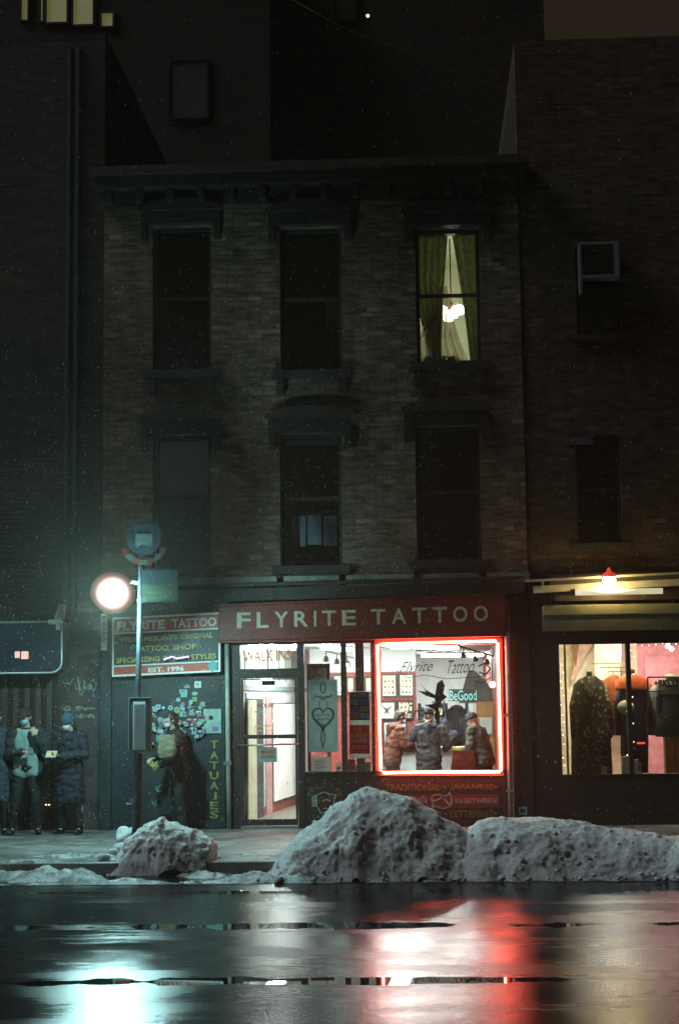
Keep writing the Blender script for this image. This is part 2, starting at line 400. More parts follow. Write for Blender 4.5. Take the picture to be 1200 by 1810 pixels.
# side and rear walls, roof
for a_ in ((BX0, BX0+.3, .325, 13), (BX1-.3, BX1, .325, 13), (BX0+.31, BX1-.31, 12.7, 13)): MB().box(*a_, 0, zTOP-.01).build('side_wall', mRBLD, bld)
MB().box(BX0+.31, BX1-.31, .33, 12.69, zTOP-.35, zTOP-.2).build('roof', mRBLD, bld)
for z_ in (3.6, 6.75):
    MB().box(BX0+.31, BX1-.31, .33, 12.69, z_, z_+.2).build('storey_floor', mVOID, bld)
# roof cornice with brackets
c1 = MB(); c1.box(BX0-.05, BX1+.05, -.10, -.003, zTOP-.22, zTOP+.02); c1.box(BX0-.12, BX1+.12, -.32, -.003, zTOP+.023, zTOP+.20); c1.box(BX0-.16, BX1+.16, -.42, .3, zTOP+.203, zTOP+.33)
crn = c1.build('cornice', mTRIM, bld)
for k in range(14):
    x = BX0+.12+k*(BX1-BX0-.24)/13
    MB().prism([(x-.05, zTOP-.20), (x+.05, zTOP-.20), (x+.05, zTOP+.018), (x-.05, zTOP+.018)], -.28, -.105).build('bracket', mTRIM, crn)
# sill course between ground floor and first upper floor
MB().box(BX0-.02, BX1+.02, -.09, -.003, zCOR-.05, zCOR+.10).build('sill_course', M('stone_course', (.20, .20, .17), .7, var=.45, scale=4, bump=.5), bld)

def window_unit(key, lit=False, shade=0, tilt=0):
    x0, x1, z0, z1 = WIN[key]; fw = .055; Y = .15
    f = MB(); f.box(x0, x0+fw, Y, Y+.12, z0, z1).box(x1-fw, x1, Y, Y+.12, z0, z1).box(x0+fw, x1-fw, Y, Y+.12, z1-fw, z1).box(x0+fw, x1-fw, Y, Y+.12, z0, z0+fw)
    zm = (z0+z1)/2+.02
    w = f.build('window', mTRIM, bld)
    MB().box(x0+fw, x1-fw, Y+.01, Y+.05, zm-.025, zm+.03).build('meeting_rail', mTRIM, w)
    MB().box(x0+fw, x1-fw, Y+.055, Y+.06, z0+fw, z1-fw).build('pane', mGLASS if lit or shade > .3 else mGLASSD, w)
    sl = MB(); sl.box(x0-.13, x1+.13, -.11, .14, z0-.13, z0-.002)
    for xx in (x0-.06, x1-.06): sl.box(xx, xx+.12, -.09, -.003, z0-.36, z0-.132)
    sl.build('sill', mSTONE, w, bevel=.008)
    hd = MB(); n = 12; xa, xb = x0-.16, x1+.16; xm = (xa+xb)/2
    top = [(xa+(xb-xa)*k/n, z1+.20+.13*(1-((xa+(xb-xa)*k/n-xm)/((xb-xa)/2))**2)) for k in range(n+1)]
    hd.prism([(xa, z1+.002), (xb, z1+.002)]+top[::-1], -.12, -.003); top2 = [(x_-(.04 if x_ < xm else -.04), z_+.05) for x_, z_ in top]
    hd.prism([(xa-.04, z1+.202)]+[(b[0], b[1]+.003) for b in top][0:0]+[(xb+.04, z1+.202)]+[(x_+(.04 if x_ > xm else -.04), z_+.06) for x_, z_ in top][::-1], -.18, -.123)
    for xx in (xa, xb-.10): hd.box(xx, xx+.10, -.11, -.003, z1-.25, z1-.001)
    hd.build('hood', mSTONE, w)
    if shade: MB().box(x0+fw+.01, x1-fw-.01, Y+.09, Y+.10, z1-fw-(z1-z0)*shade, z1-fw-.01).build('blind', mBLIND, w)
    if not lit: MB().box(x0-.2, x1+.2, .9, .93, z0-.2, z1+.2).build('dark_room_sheet', mVOID, w)  # dark sheet stands in for the unlit depth of the room
    return w
window_unit((0, 0)); wm = window_unit((0, 1)); wl = window_unit((0, 2), lit=True)
window_unit((1, 0), shade=.42); w11 = window_unit((1, 1), shade=.05); window_unit((1, 2))
# pale things behind the middle windows
x0, x1, z0, z1 = S(575, 530, 600, 590, .5); cm = MB().box(x0, x1, .5, .52, z0, z1).build('hanging_cloth', M('olive_cloth', (.20, .20, .06), .8, var=.4), wm)
x0, x1, z0, z1 = S(515, 905, 598, 968, .4)
for k in range(3): MB().box(x0+k*(x1-x0)/3+.01, x0+(k+1)*(x1-x0)/3-.02, .4, .42, z0+.05*random.random(), z1-.1*random.random()).build('stacked_board', mBLIND, w11)
# lit room behind the top right window
x0, x1, z0, z1 = WIN[(0, 2)]
rm = MB(); rx0, rx1, rz0, rz1 = x0-.9, x1+1.0, z0-.75, z1+.35
rx1 = min(rx1, BX1-.32)
rm.box(rx0, rx1, 3.2, 3.25, rz0, rz1); rm.box(rx0, rx0+.04, .34, 3.19, rz0, rz1); rm.box(rx1-.04, rx1, .34, 3.19, rz0, rz1); rm.box(rx0+.05, rx1-.05, .34, 3.19, rz1-.05, rz1); rm.box(rx0+.05, rx1-.05, .34, 3.19, rz0, rz0+.04)
rm.build('lit_room', M('cream_room', (.62, .66, .46), .8, var=.08), wl)
mCURT = thin('olive_curtain', (.36, .37, .21), .35, 14, .55)
def curtain(pts_out, pts_in, Y, mat, name, par, folds=5, amp=.035):
    """pts are (pixel x, pixel y) rows: outer edge and inner edge, top to bottom"""
    n = 36; rows_ = []
    for (ox, oy), (ix, iy) in zip(pts_out, pts_in):
        a, b = P(ox, oy, Y), P(ix, iy, Y)
        rows_.append([Vector((a.x+(b.x-a.x)*k/n, Y+amp*math.sin(k/n*folds*6.28), a.z+(b.z-a.z)*k/n)) for k in range(n+1)])
    m_ = MB()
    for ra, rb in zip(rows_, rows_[1:]):
        for k in range(n):
            m_.quad(ra[k], ra[k+1], rb[k+1], rb[k]); o_ = Vector((0, .006, 0)); m_.quad(rb[k]+o_, rb[k+1]+o_, ra[k+1]+o_, ra[k]+o_)
    return m_.build(name, mat, par, smooth=True)
curtain([(728, 405), (730, 512), (742, 560), (765, 650)], [(792, 405), (784, 512), (782, 560), (780, 650)], .42, mCURT, 'curtain', wl)
curtain([(858, 405), (858, 512), (858, 565), (858, 650)], [(797, 405), (814, 512), (822, 565), (832, 650)], .42, mCURT, 'curtain', wl, folds=3)
t = NT('sheer_curtain'); t.n.remove(t.b); tr = t.node('BsdfTransparent'); df = t.node('BsdfTranslucent'); df.inputs[0].default_value = (.55, .52, .34, 1); mx = t.node('MixShader')
t.link(t.ramp(t.noise(18, 3, stretch=(1, 1, .03)), [(.35, .35), (.7, .95)]), mx.inputs[0]); t.link(tr.outputs[0], mx.inputs[1]); t.link(df.outputs[0], mx.inputs[2]); t.link(mx.outputs[0], t.out.inputs[0]); mSHEER = t.mat
curtain([(780, 505), (758, 560), (735, 600), (728, 650)], [(790, 505), (800, 560), (812, 600), (832, 650)], .36, mSHEER, 'sheer_curtain', wl, folds=6, amp=.03)
# chandelier
cc = P(797, 548, 1.6); ch = thing('chandelier', 'glowing chandelier with glass shades seen between curtains of the top window', 'chandelier', cc)
mLAMPW = EM('lamp_glow_cool', (1, 1, .86), 40)
b = MB(); b.tube([cc+Vector((0, 0, .10)), (cc.x, cc.y, rz1-.06)], .012); b.ball(cc+Vector((0, 0, .08)), .05)
offs = [(-.13, -.02, .0), (.13, .05, .02), (-.05, -.10, -.13), (.03, .12, -.02)]
for ox, oy, oz in offs: b.tube([cc+Vector((0, 0, .08)), cc+Vector((ox*.6, oy*.6, .12+oz)), cc+Vector((ox, oy, oz+.08))], .009)
b.build('frame', mRUST, ch, smooth=True)
for ox, oy, oz in offs:
    MB().lathe([(.025, .07), (.06, .05), (.085, -.02), (.075, -.07), (.02, -.075)], cc+Vector((ox, oy, oz)), 14).build('lamp_shade', mLAMPW, ch, smooth=True)
# potted plants on the inner sill
mLEAF = M('dark_leaf', (.03, .05, .02), .6, var=.4)
for k, px in enumerate((755, 786, 800)):
    p = P(px, 612, .30); pt = thing('potted_plant', ['trailing plant at the left corner of the lit top window', 'low bushy plant in the middle of the lit window sill', 'rounded plant beside the bushy one on the lit window sill'][k], 'plant', (p.x, .30, z0), 'plants on the lit window sill')
    MB().lathe([(.035, 0), (.05, .09), (.045, .09)], (p.x, .30, z0+.002), 12).build('pot', mRUST, pt, smooth=True)
    f = MB()
    for q in range(90):
        a = random.uniform(0, 6.28); rr_ = random.uniform(.01, .10); c = Vector((p.x+rr_*math.cos(a), .30+.4*rr_*math.sin(a), z0+.08+random.uniform(0, .09)*(1-rr_*4)))
        d = Vector((random.uniform(-1, 1), random.uniform(-1, 1), random.uniform(-.3, 1))).normalized()*.03; e = d.cross(Vector((.3, .8, .1))).normalized()*.011
        f.quad(c, c+d*.5+e, c+d, c+d*.5-e)
    f.build('foliage', mLEAF, pt)

# ------------------------------------------------------------------ ground floor: painted wall left of the shop
GZ = zCOR-.053
gx1 = P(398, 1300).x
pw = MB(); pw.box(BX0, gx1, .004, .32, 0, GZ); gw = pw.build('painted_wall', mNAVYW, bld)
x0, x1, z0, z1 = S(262, 1196, 398, 1466)
MB().box(x0, x1, -.03, .001, 0.01, P(330, 1196).z).build('wall_panel', mDARKW, bld)
x0 = P(179, 1330).x; x1 = P(199, 1330).x
MB().box(x0, x1, -.10, .001, 0, P(190, 1085).z).build('pilaster', mNAVYW, bld, bevel=.01)
# heavy dark cornice over the shops
q = MB(); xr = P(925, 1040).x
q.prism([(0, 0)]*0 or [(BX0, P(300, 1068).z), (xr, P(900, 1050).z), (xr, P(900, 1028).z), (BX0, P(300, 1046).z)], -.16, -.003)
q.prism([(BX0, P(300, 1044).z), (xr, P(900, 1026).z), (xr, P(900, 1021).z), (BX0, P(300, 1038).z)], -.28, -.003)
q.build('shop_cornice', mTRIM, bld)
# lettering and stickers on the panel
mGOLDM = M('vertical_letter_gold', (.30, .24, .06), .5, var=.35, scale=20)
L = 'TATUAJES'; ys = [1309, 1328, 1346, 1364, 1382, 1400, 1417, 1433]
for ch_, y_ in zip(L, ys):
    textpx(ch_, 371.5+(3 if ch_ == 'J' else 0), y_, 386.5-(3 if ch_ == 'J' else 0), y_+13.5, -.034, mGOLDM, 'painted_letter', bld, bold=.02)
cols_s = [M('sticker_%s' % n, c, .5, var=.15, scale=40) for n, c in (('white', (.6, .64, .62)), ('pale_blue', (.25, .42, .50)), ('grey', (.25, .27, .28)), ('yellow', (.35, .36, .10)), ('red', (.25, .06, .05)), ('mint', (.22, .48, .40)), ('violet', (.20, .16, .30)))]
rs = random.Random(5)
fixed = [(350.5, 1210, 12, 12, 's', 0), (331.5, 1213, 10, 6, 'h', 1), (345, 1226, 10, 7, 'r', 5), (345, 1236, 8, 8, 's', 3), (325, 1222, 14, 7, 's', 1), (326, 1229, 11, 7, 's', 5), (316, 1237, 8, 8, 'r', 5), (324, 1245, 7, 7, 'r', 2), (302.5, 1251, 9, 9, 'r', 1), (340, 1246, 10, 9, 'r', 1), (352, 1259, 9, 5, 's', 0), (325, 1262, 12, 9, 's', 5), (340, 1262, 11, 6, 's', 2), (314, 1255, 11, 12, 'r', 3), (276, 1251, 12, 5, 's', 1), (290, 1251, 5, 5, 'r', 0), (336, 1272, 13, 6, 's', 4), (354, 1271, 8, 8, 'r', 2)]
for k in range(90): fixed.append((rs.uniform(268, 362), rs.triangular(1240, 1318, 1290), rs.uniform(4, 11), rs.uniform(4, 9), rs.choice('srr'), rs.choice([2, 2, 1, 5, 6, 4, 2])))
for k, (a, b_, w_, h_, s_, c_) in enumerate(fixed):
    x0, x1, z0, z1 = S(a-w_/2, b_-h_/2, a+w_/2, b_+h_/2); yy = -.031-.0007*k; cx, cz = (x0+x1)/2, (z0+z1)/2; m_ = MB()
    if s_ == 's': m_.prism([(x0, z0), (x1, z0), (x1, z1), (x0, z1)], yy-.001, -.0302)
    else:
        n = 14; lo = 0 if s_ == 'r' else -math.pi*0
        pts = [(cx+(x1-x0)/2*math.cos(6.283*j/n), cz+(z1-z0)/2*math.sin(6.283*j/n)) for j in range(n)] if s_ == 'r' else [(cx+(x1-x0)/2*math.cos(math.pi*j/n), z0+(z1-z0)*math.sin(math.pi*j/n)) for j in range(n+1)]
        m_.prism(pts, yy-.001, -.0302)
    o = m_.build('sticker', cols_s[c_], bld)
    if w_ > 7:                                   # printed mark
        mk = MB(); mk.prism([(cx-.2*(x1-x0), cz-.12*(z1-z0)), (cx+.2*(x1-x0), cz-.12*(z1-z0)), (cx+.1*(x1-x0), cz+.2*(z1-z0)), (cx-.25*(x1-x0), cz+.15*(z1-z0))], yy-.002, yy-.0012); mk.build('printed_mark', cols_s[(c_+3) % 7], o)
# graffiti below the stickers and on the left wall
mG1 = M('graffiti_teal', (.10, .30, .30), .5, var=.5, scale=30); mG2 = M('graffiti_yellow', (.40, .42, .06), .5, var=.4, scale=30); mG3 = M('graffiti_pale', (.26, .30, .22), .5, var=.5, scale=30); mG4 = M('graffiti_red', (.22, .05, .04), .5, var=.5, scale=30); mG5 = M('graffiti_blue', (.10, .14, .26), .5, var=.5, scale=30)
def scrib(cx, cy, w, h, n, seed, mat, y, name, par, wd=.018):
    r_ = random.Random(seed); m_ = MB(); pts = []
    for k in range(n*6+1):
        t_ = k/6; pts.append((cx-w/2+w*t_/n+w*.13*math.sin(t_*5.1+seed)+r_.uniform(-1, 1), cy+h/2*math.sin(t_*6.283+seed)*(.6+.4*math.sin(t_*1.7))))
    stroke(m_, pts, wd, y, .002); return m_.build(name, mat, par)
scrib(280, 1388, 14, 10, 3, 1, mG1, -.034, 'graffiti', bld); scrib(281, 1396, 12, 8, 2, 2, mG1, -.037, 'graffiti', bld)
scrib(278, 1420, 16, 14, 3, 3, mG1, -.034, 'graffiti', bld); scrib(309, 1416, 8, 20, 3, 4, mG5, -.034, 'graffiti', bld)
scrib(273, 1352, 7, 22, 1, 5, mG2, -.034, 'graffiti', bld, .035); scrib(265, 1345, 5, 14, 2, 6, mG2, -.034, 'graffiti', bld, .03)
scrib(288, 1300, 24, 60, 5, 7, mG1, -.0335, 'graffiti', bld, .02); scrib(300, 1290, 44, 30, 6, 8, mG5, -.0335, 'graffiti', bld, .012)
# thin pole sign strip at the corner
x0, x1, z0, z1 = S(183, 1086, 193, 1150)
bs = thing('blade_sign', 'narrow upright white sign strip left of the large shop sign', 'sign', ((x0+x1)/2, -.12, z0))
MB().box(x0, x1, -.16, -.105, z0, z1).build('panel', mWHITE, bs)
for k, ch_ in enumerate('TATTOO'):
    h = (z1-z0)/6.6; zz = z1-h*(k+1)-.02
    text(ch_, x0+.012, x1-.012, zz+.01, zz+h*.8, -.162, mGOLD if k > 4 else mSIGNB, 'letter', bs, bold=.01)

# ------------------------------------------------------------------ billboard sign
x0, x1, z0, z1 = S(199, 1087, 390, 1192, -.14)
sg = thing('shop_sign', 'large framed sign board with red bands and gold lettering left of the door', 'sign', ((x0+x1)/2, -.12, z0))
sl = .055                                       # the board hangs slightly askew
def skew(mb_):
    mb_.v = [(v[0], v[1], v[2]+sl*((v[0]-x0)/(x1-x0)-.5)) for v in mb_.v]; return mb_
YS = -.14
skew(MB().box(x0, x1, YS, YS+.08, z0, z1)).build('board', mSIGNB, sg)
zr = z0+(z1-z0)*.715; zb = z0+(z1-z0)*.165; e = .028
skew(MB().box(x0, x1, YS-.02, YS-.002, z1-e, z1).box(x0, x1, YS-.02, YS-.002, z0, z0+e).box(x0, x0+e, YS-.02, YS-.002, z0+e, z1-e).box(x1-e, x1, YS-.02, YS-.002, z0+e, z1-e)
     .box(x0+e, x1-e, YS-.012, YS-.002, zr, zr+.022).box(x0+e, x1-e, YS-.012, YS-.002, zb, zb+.022)).build('border', mWHITE, sg)
skew(MB().box(x0+e, x1-e, YS-.006, YS-.001, zr+.022, z1-e)).build('red_band', mREDS, sg)
skew(MB().box(x0+e, x1-e, YS-.006, YS-.001, z0+e, zb)).build('red_band', mREDS, sg)
w_ = x1-x0
def tl(s_, a, b_, c, d, mat, bold=.02): return text(s_, x0+w_*a, x0+w_*b_, z0+(z1-z0)*c, z0+(z1-z0)*d, YS-.008, mat, 'lettering', sg, bold=bold, slope=sl*(b_-a)) or None
def tls(s_, a, b_, c, d, mat, bold=.02):
    o = tl(s_, a, b_, c+sl*((a+b_)/2-.5)/(z1-z0), d+sl*((a+b_)/2-.5)/(z1-z0), mat, bold); return o
tls('FLYRITE', .045, .485, .77, .925, mWHITE, .035); tls('TATTOO', .55, .965, .77, .925, mWHITE, .035)
tls("WILLIAMSBURG'S", .07, .60, .575, .665, mGOLD); tls('ORIGINAL', .64, .93, .575, .665, mGOLD)
tls('TATTOO', .21, .52, .40, .495, mGOLD); tls('SHOP', .56, .78, .40, .495, mGOLD)
tls('SPECIALIZING', .04, .44, .225, .315, mGOLD); tls('IN ALL', .475, .68, .225, .315, mGOLD); tls('STYLES', .73, .96, .225, .315, mGOLD)
tls('EST. 1996', .335, .665, .045, .125, mWHITE, .03)
for a in (.175, .82):
    MB().lathe([(.012, -.008), (.012, 0)], (x0+w_*a, YS-.002, z0+(z1-z0)*.45), 10, 'y').build('dot', mTEAL, sg)
cx, cz = x0+w_*.93, z0+(z1-z0)*.125
MB().prism([(cx-.085, cz), (cx+.0, cz-.10), (cx+.02, cz-.055), (cx+.06, cz-.075), (cx+.065, cz+.06), (cx+.03, cz+.05), (cx+.0, cz+.11)], YS-.022, YS-.021+.012).build('arrow', mTEAL, sg)
# small violet tube lamp in front of the board
pv = P(312, 1163, -.25); vt = thing('violet_tube_lamp', 'short glowing violet tube in front of the framed sign board', 'lamp', pv)
MB().tube([pv+Vector((-.19, 0, -.02)), pv+Vector((-.06, 0, .02)), pv+Vector((.0, 0, -.01)), pv+Vector((.19, 0, .02))], .014).build('tube', EM('violet_glow', (.5, .32, 1), 1.6), vt, smooth=True)
MB().box(pv.x-.02, pv.x+.02, -.24, -.165, pv.z-.02, pv.z+.02).build('bracket', mBLACKP, vt)
# pale pipe beside the door
pp = [P(401, 1124, -.09), P(403, 1300, -.09), P(405, 1458, -.09)]
pipe = thing('drain_pipe', 'pale green vertical pipe left of the shop door', 'pipe', (pp[2].x, -.09, 0))
MB().tube([(pp[0].x, -.09, pp[0].z), (pp[1].x, -.09, pp[1].z), (pp[2].x, -.09, .02)], .034, 12).build('pipe', mPIPE, pipe, smooth=True)
MB().tube([(pp[0].x, -.09, pp[0].z-.03), (pp[0].x+.16, -.09, pp[0].z-.03)], .012).build('bracket', mPIPE, pipe)
zc = P(400, 1349, -.09).z; MB().box(pp[1].x-.06, pp[1].x+.05, -.13, -.05, zc-.03, zc+.03).build('clamp', mSTEEL, pipe)
# framed notice
x0, x1, z0, z1 = S(361, 1253, 392, 1296)
pn = thing('notice_board', 'pale framed notice on the dark wall above the vertical lettering', 'notice', ((x0+x1)/2, -.05, z0))
MB().box(x0, x1, -.055, -.032, z0, z1).build('panel', M('notice_pale', (.30, .42, .38), .5, var=.3, scale=12), pn)
MB().box(x0+.08, x0+.14, -.058, -.0555, z1-.16, z1-.10).build('printed_mark', mSIGNB, pn)
MB().box(x0+.13, x1-.05, -.058, -.0555, z0+.03, z0+.10).build('printed_mark', cols_s[6], pn)

# ------------------------------------------------------------------ shopfront
sx0 = P(407, 1300).x; sx1 = P(893, 1300).x
sf = thing('shopfront', 'dark tattoo shopfront with red lettered fascia, glass door and display windows', 'shopfront', ((sx0+sx1)/2, 0, 0))
def zz(py, px=600, Y=0.0): return P(px, py, Y).z
def xx(px, py=1250, Y=0.0): return P(px, py, Y).x
zWB = zz(1367); zWT = zz(1137); zHD = zz(1118)
# frame: posts, head, transom
f = MB(); Y0, Y1 = -.02, .10
posts = [(407, 425), (526, 538), (603, 613), (656, 664), (886, 894)]
for a, b in posts: f.box(xx(a), xx(b), Y0, Y1, 0 if a in (407, 526, 886) else zWB, zWT)
f.box(xx(407), xx(894), Y0, Y1, zWT, zHD)
f.box(xx(425), xx(526), Y0, Y1, zz(1197), zz(1180))
f.build('frame', mBLACKP, sf, bevel=.006)
MB().box(xx(538), xx(886), -.01, .09, .015, zWB).build('bulkhead', mBLACKP, sf)
MB().box(xx(538), xx(886), -.05, .12, zWB+.001, zWB+.03).build('window_sill', mBLACKP, sf)
MB().box(xx(425), xx(526), -.06, .15, 0.002, zz(1459)).build('threshold', mSTEEL, sf)
# fascia with lettering: slopes a little up to the right
fs = MB(); a, b = P(386, 1072, -.20), P(893, 1052, -.20); c, d = P(893, 1121, -.20), P(386, 1133, -.20)
fs.prism([(d.x, d.z), (c.x, c.z), (b.x, b.z), (a.x, a.z)], -.20, -.022); fs.build('fascia', mREDF, sf, bevel=.01)
fl = MB(); fl.prism([(d.x, d.z-.03), (c.x, c.z-.03), (c.x, c.z-.001), (d.x, d.z-.001)], -.225, -.022); fl.prism([(a.x, a.z+.001), (b.x, b.z+.001), (b.x, b.z+.03), (a.x, a.z+.03)], -.23, -.022)
fl.build('fascia_moulding', mREDF, sf)
def fascia_word(s, pxa, ya0, ya1, pxb, yb0, yb1):
    n = len(s); wts = {'I': .17, 'L': .85}; w = [wts.get(q_, 1) for q_ in s]; tot = sum(w)+.42*(n-1); x = 0
    for q_, ww in zip(s, w):
        u0, u1 = x/tot, (x+ww)/tot; x += ww+.42
        pa, pb = pxa+(pxb-pxa)*u0, pxa+(pxb-pxa)*u1; um = (u0+u1)/2; t_, b_ = ya0+(yb0-ya0)*um, ya1+(yb1-ya1)*um
        textpx(q_, pa, t_, pb, b_, -.202, mCREAM, 'fascia_letter', sf, bold=.018, Yp=-.20)
fascia_word('FLYRITE', 419, 1083, 1111, 629, 1078, 1105); fascia_word('TATTOO', 656, 1077, 1104, 862, 1070, 1098)
# glass
def pane(a, b, c, d, Y=.04, name='glass_pane', par=sf):
    x0, x1, z0, z1 = xx(a), xx(c), zz(d, (a+c)/2), zz(b, (a+c)/2); return MB().box(x0, x1, Y, Y+.006, z0, z1).build(name, mGLASS, par)
pane(424, 1136, 527, 1181); pane(537, 1136, 604, 1368); pane(612, 1136, 657, 1368); pane(663, 1136, 887, 1368)
# door
dr = MB(); dx0, dx1 = xx(426), xx(525); dz1 = zz(1197.5); dz0 = zz(1458); dy0, dy1 = .01, .06
dr.box(dx0, dx0+.035, dy0, dy1, dz0, dz1).box(dx1-.03, dx1, dy0, dy1, dz0, dz1).box(dx0+.035, dx1-.03, dy0, dy1, dz1-.02, dz1).box(dx0+.035, dx1-.03, dy0, dy1, dz0, zz(1447)).box(dx0+.035, dx1-.03, dy0, dy1, zz(1304), zz(1297))
door = dr.build('door', mBLACKP, sf, bevel=.004)
MB().box(dx0+.03, dx1-.025, .032, .038, zz(1448), dz1-.015).build('glass_pane', mGLASS, door)
hb = MB(); hz = zz(1315); hb.tube([(xx(419), -.055, hz-.005), (xx(528), -.055, hz+.01)], .013)
for q in (432, 520): hb.tube([(xx(q), -.055, hz), (xx(q), .012, hz)], .010)
hb.build('handle', mSTEEL, door, smooth=True)
x0, x1, z0, z1 = S(457, 1321, 490, 1347); nt = MB().box(x0, x1, .002, .007, z0, z1).build('notice', thin('aqua_notice', (.36, .50, .48)), door)
text('MASKS', x0+.04, x1-.03, z0+.12, z0+.18, .001, mREDS, 'lettering', door, bold=.04); text('REQUIRED', x0+.04, x1-.03, z0+.05, z0+.10, .001, mREDS, 'lettering', door, bold=.03)
textpx('HOURS', 455, 1243, 487, 1251, .030, mGOLDD, 'lettering', door, bold=.03, Yp=.03)
for y_, s_, m_ in ((1256, 'MONDAY  -  SUNDAY', mTEAL), (1281, 'APPOINTMENTS', mGOLD), (1289, 'AND WALK INS', mGOLD)): textpx(s_, 450, y_, 500, y_+4.5, .030, m_, 'lettering', door, Yp=.03)
textpx('WALK INS', 429.5, 1149, 514, 1169, .037, M('walkins_red', (.80, .26, .10), .5, var=.3, scale=18), 'lettering', sf, bold=.03, Yp=.03, slope=.03)
k_ = MB(); q = P(521, 1142, .02); k_.lathe([(.035, -.02), (.035, 0)], (q.x, .02, q.z), 12, 'y')
k_.build('transom_lamp', EM('warm_bulb_glow', (1, .95, .8), 5), sf)
# posters and stickers behind the glass
x0, x1, z0, z1 = S(544, 1201, 596, 1330); pb = thing('painted_banner', 'pale hanging banner with a dagger and heart tattoo drawing in narrow window', 'banner', ((x0+x1)/2, .12, z0))
YB = .14; MB().box(x0, x1, YB, YB+.006, z0, z1).build('cloth', thin('banner_cloth', (.46, .62, .60), .12, 4, .5), pb)
mINK = M('black_ink', (.02, .03, .03), .6, var=.3); mINKR = M('pink_ink', (.45, .22, .20), .6, var=.3); mINKY = M('ochre_ink', (.36, .38, .12), .6, var=.4)
def ink(pts, mat, w=.012, close=False, nm='ink_line', par=pb, Y=YB, Yp=None):
    m_ = MB(); stroke(m_, pts+([pts[0]] if close else []), w, Y-.004, .003, Yp=Yp or Y); return m_.build(nm, mat, par)
hrt = [(571+19*(math.sin(t_)**3), 1268-1.18*(13*math.cos(t_)-5*math.cos(2*t_)-2*math.cos(3*t_)-math.cos(4*t_))*1.15) for t_ in [k*6.283/40 for k in range(40)]]
ink(hrt, mINK, .02, True); ink([(571+(a-571)*.9, 1267+(b-1268)*.88) for a, b in hrt], mINKR, .012, True)
ink([(571+4.5*math.cos(t_), 1216+9*math.sin(t_)) for t_ in [k*.4 for k in range(16)]], mINK, .016, True)
ink([(565, 1207), (571, 1201.5), (577, 1207)], mINKY, .014); ink([(556, 1229), (562, 1232), (568, 1231), (571, 1234), (576, 1231), (582, 1232), (587, 1228)], mINKY, .03); ink([(553, 1236), (558, 1229), (571, 1237), (585, 1230)], mINK, .01)
ink([(566, 1238), (563, 1246), (567, 1252)], mINK, .008); ink([(577, 1238), (579, 1246), (576, 1252)], mINK, .008)
ink([(569, 1290), (567, 1308), (571, 1322), (575, 1308), (573, 1290)], mINK, .012); ink([(571, 1292), (571, 1318)], mINKR, .01)
ink([(559, 1274), (566, 1270), (571, 1273), (577, 1269), (584, 1274)], mINK, .010); ink([(557, 1264), (585, 1264)], mINKY, .018); ink([(560, 1282), (583, 1281)], mINKR, .016)
def poster(name, label, px, mat, Y=.12, cat='poster', grp=None):
    x0, x1, z0, z1 = S(*px, Y); t_ = thing(name, label, cat, ((x0+x1)/2, Y, z0), grp); MB().box(x0, x1, Y, Y+.006, z0, z1).build('sheet', mat, t_); return t_, x0, x1, z0, z1
t_, x0, x1, z0, z1 = poster('poster', 'small white printed notice low in the narrow window under the banner', (550, 1338, 584, 1365), mPAPER)
for k in range(7): MB().box(x0+.05, x0+.17+.03*(k % 3), .115, .119, z1-.05-.022*k, z1-.04-.022*k).build('printed_line', cols_s[2], t_)
t_, x0, x1, z0, z1 = poster('poster', 'small folded white flyer beside the printed notice in the narrow window', (593, 1349, 603.4, 1365), mPAPER)
MB().prism([(x0+.01, z0+.03), (x1-.01, z0+.05), (x1-.02, z0+.09), (x0+.02, z0+.08)], .116, .119).build('printed_mark', mREDS, t_)
# keep safe poster
t_, x0, x1, z0, z1 = poster('poster', 'red poster reading KEEP SAFE beside the neon framed window', (617, 1281, 654.5, 1340), mPAPER, .11)
h = z1-z0; MB().box(x0+.008, x1-.012, .106, .109, z0+h*.13, z1-.006).build('red_field', thin('poster_red', (.75, .06, .03)), t_)
text('KEEP', x0+.02, x1-.035, z0+h*.61, z0+h*.72, .105, mPAPER, 'lettering', t_, bold=.05); text('SAFE', x0+.02, x1-.035, z0+h*.46, z0+h*.575, .105, mPAPER, 'lettering', t_, bold=.05)
text('WEAR A MASK INSIDE', x0+.03, x1-.05, z0+h*.34, z0+h*.375, .105, mPAPER, 'lettering', t_, bold=.02); text('NO EXCEPTIONS', x0+.06, x1-.07, z0+h*.27, z0+h*.305, .105, mPAPER, 'lettering', t_, bold=.02)
MB().prism([(x0+.145, z0+h*.87), (x0+.165, z0+h*.79), (x0+.185, z0+h*.87), (x0+.165, z0+h*.97)], .103, .106).build('printed_mark', mPAPER, t_)
t_, x0, x1, z0, z1 = poster('poster', 'dark poster of six coloured squares above the red poster', (617, 1222, 654.5, 1281), mPAPER, .11)
h = z1-z0; MB().box(x0+.008, x1-.012, .106, .109, z0+h*.14, z1-.012).build('dark_field', mSIGNB, t_)
for k, c in enumerate([(.12, .28, .20), (.10, .12, .32), (.07, .10, .34), (.34, .20, .05), (.33, .18, .03), (.22, .30, .32)]):
    i, j = k % 2, k//2; w_ = (x1-x0)*.40; xa = x0+(x1-x0)*(.06+.45*i); za = z0+h*(.60-.21*j)
    MB().box(xa, xa+w_, .1045, .1055, za, za+h*.17).build('coloured_square', thin('poster_square', tuple(min(1, q*1.8) for q in c), .4, 40), t_)
MB().box(x0+.03, x1-.04, .1045, .1055, z0+h*.82, z0+h*.94).build('printed_mark', M('poster_blue', (.10, .13, .17), .5, var=.7, scale=50), t_)
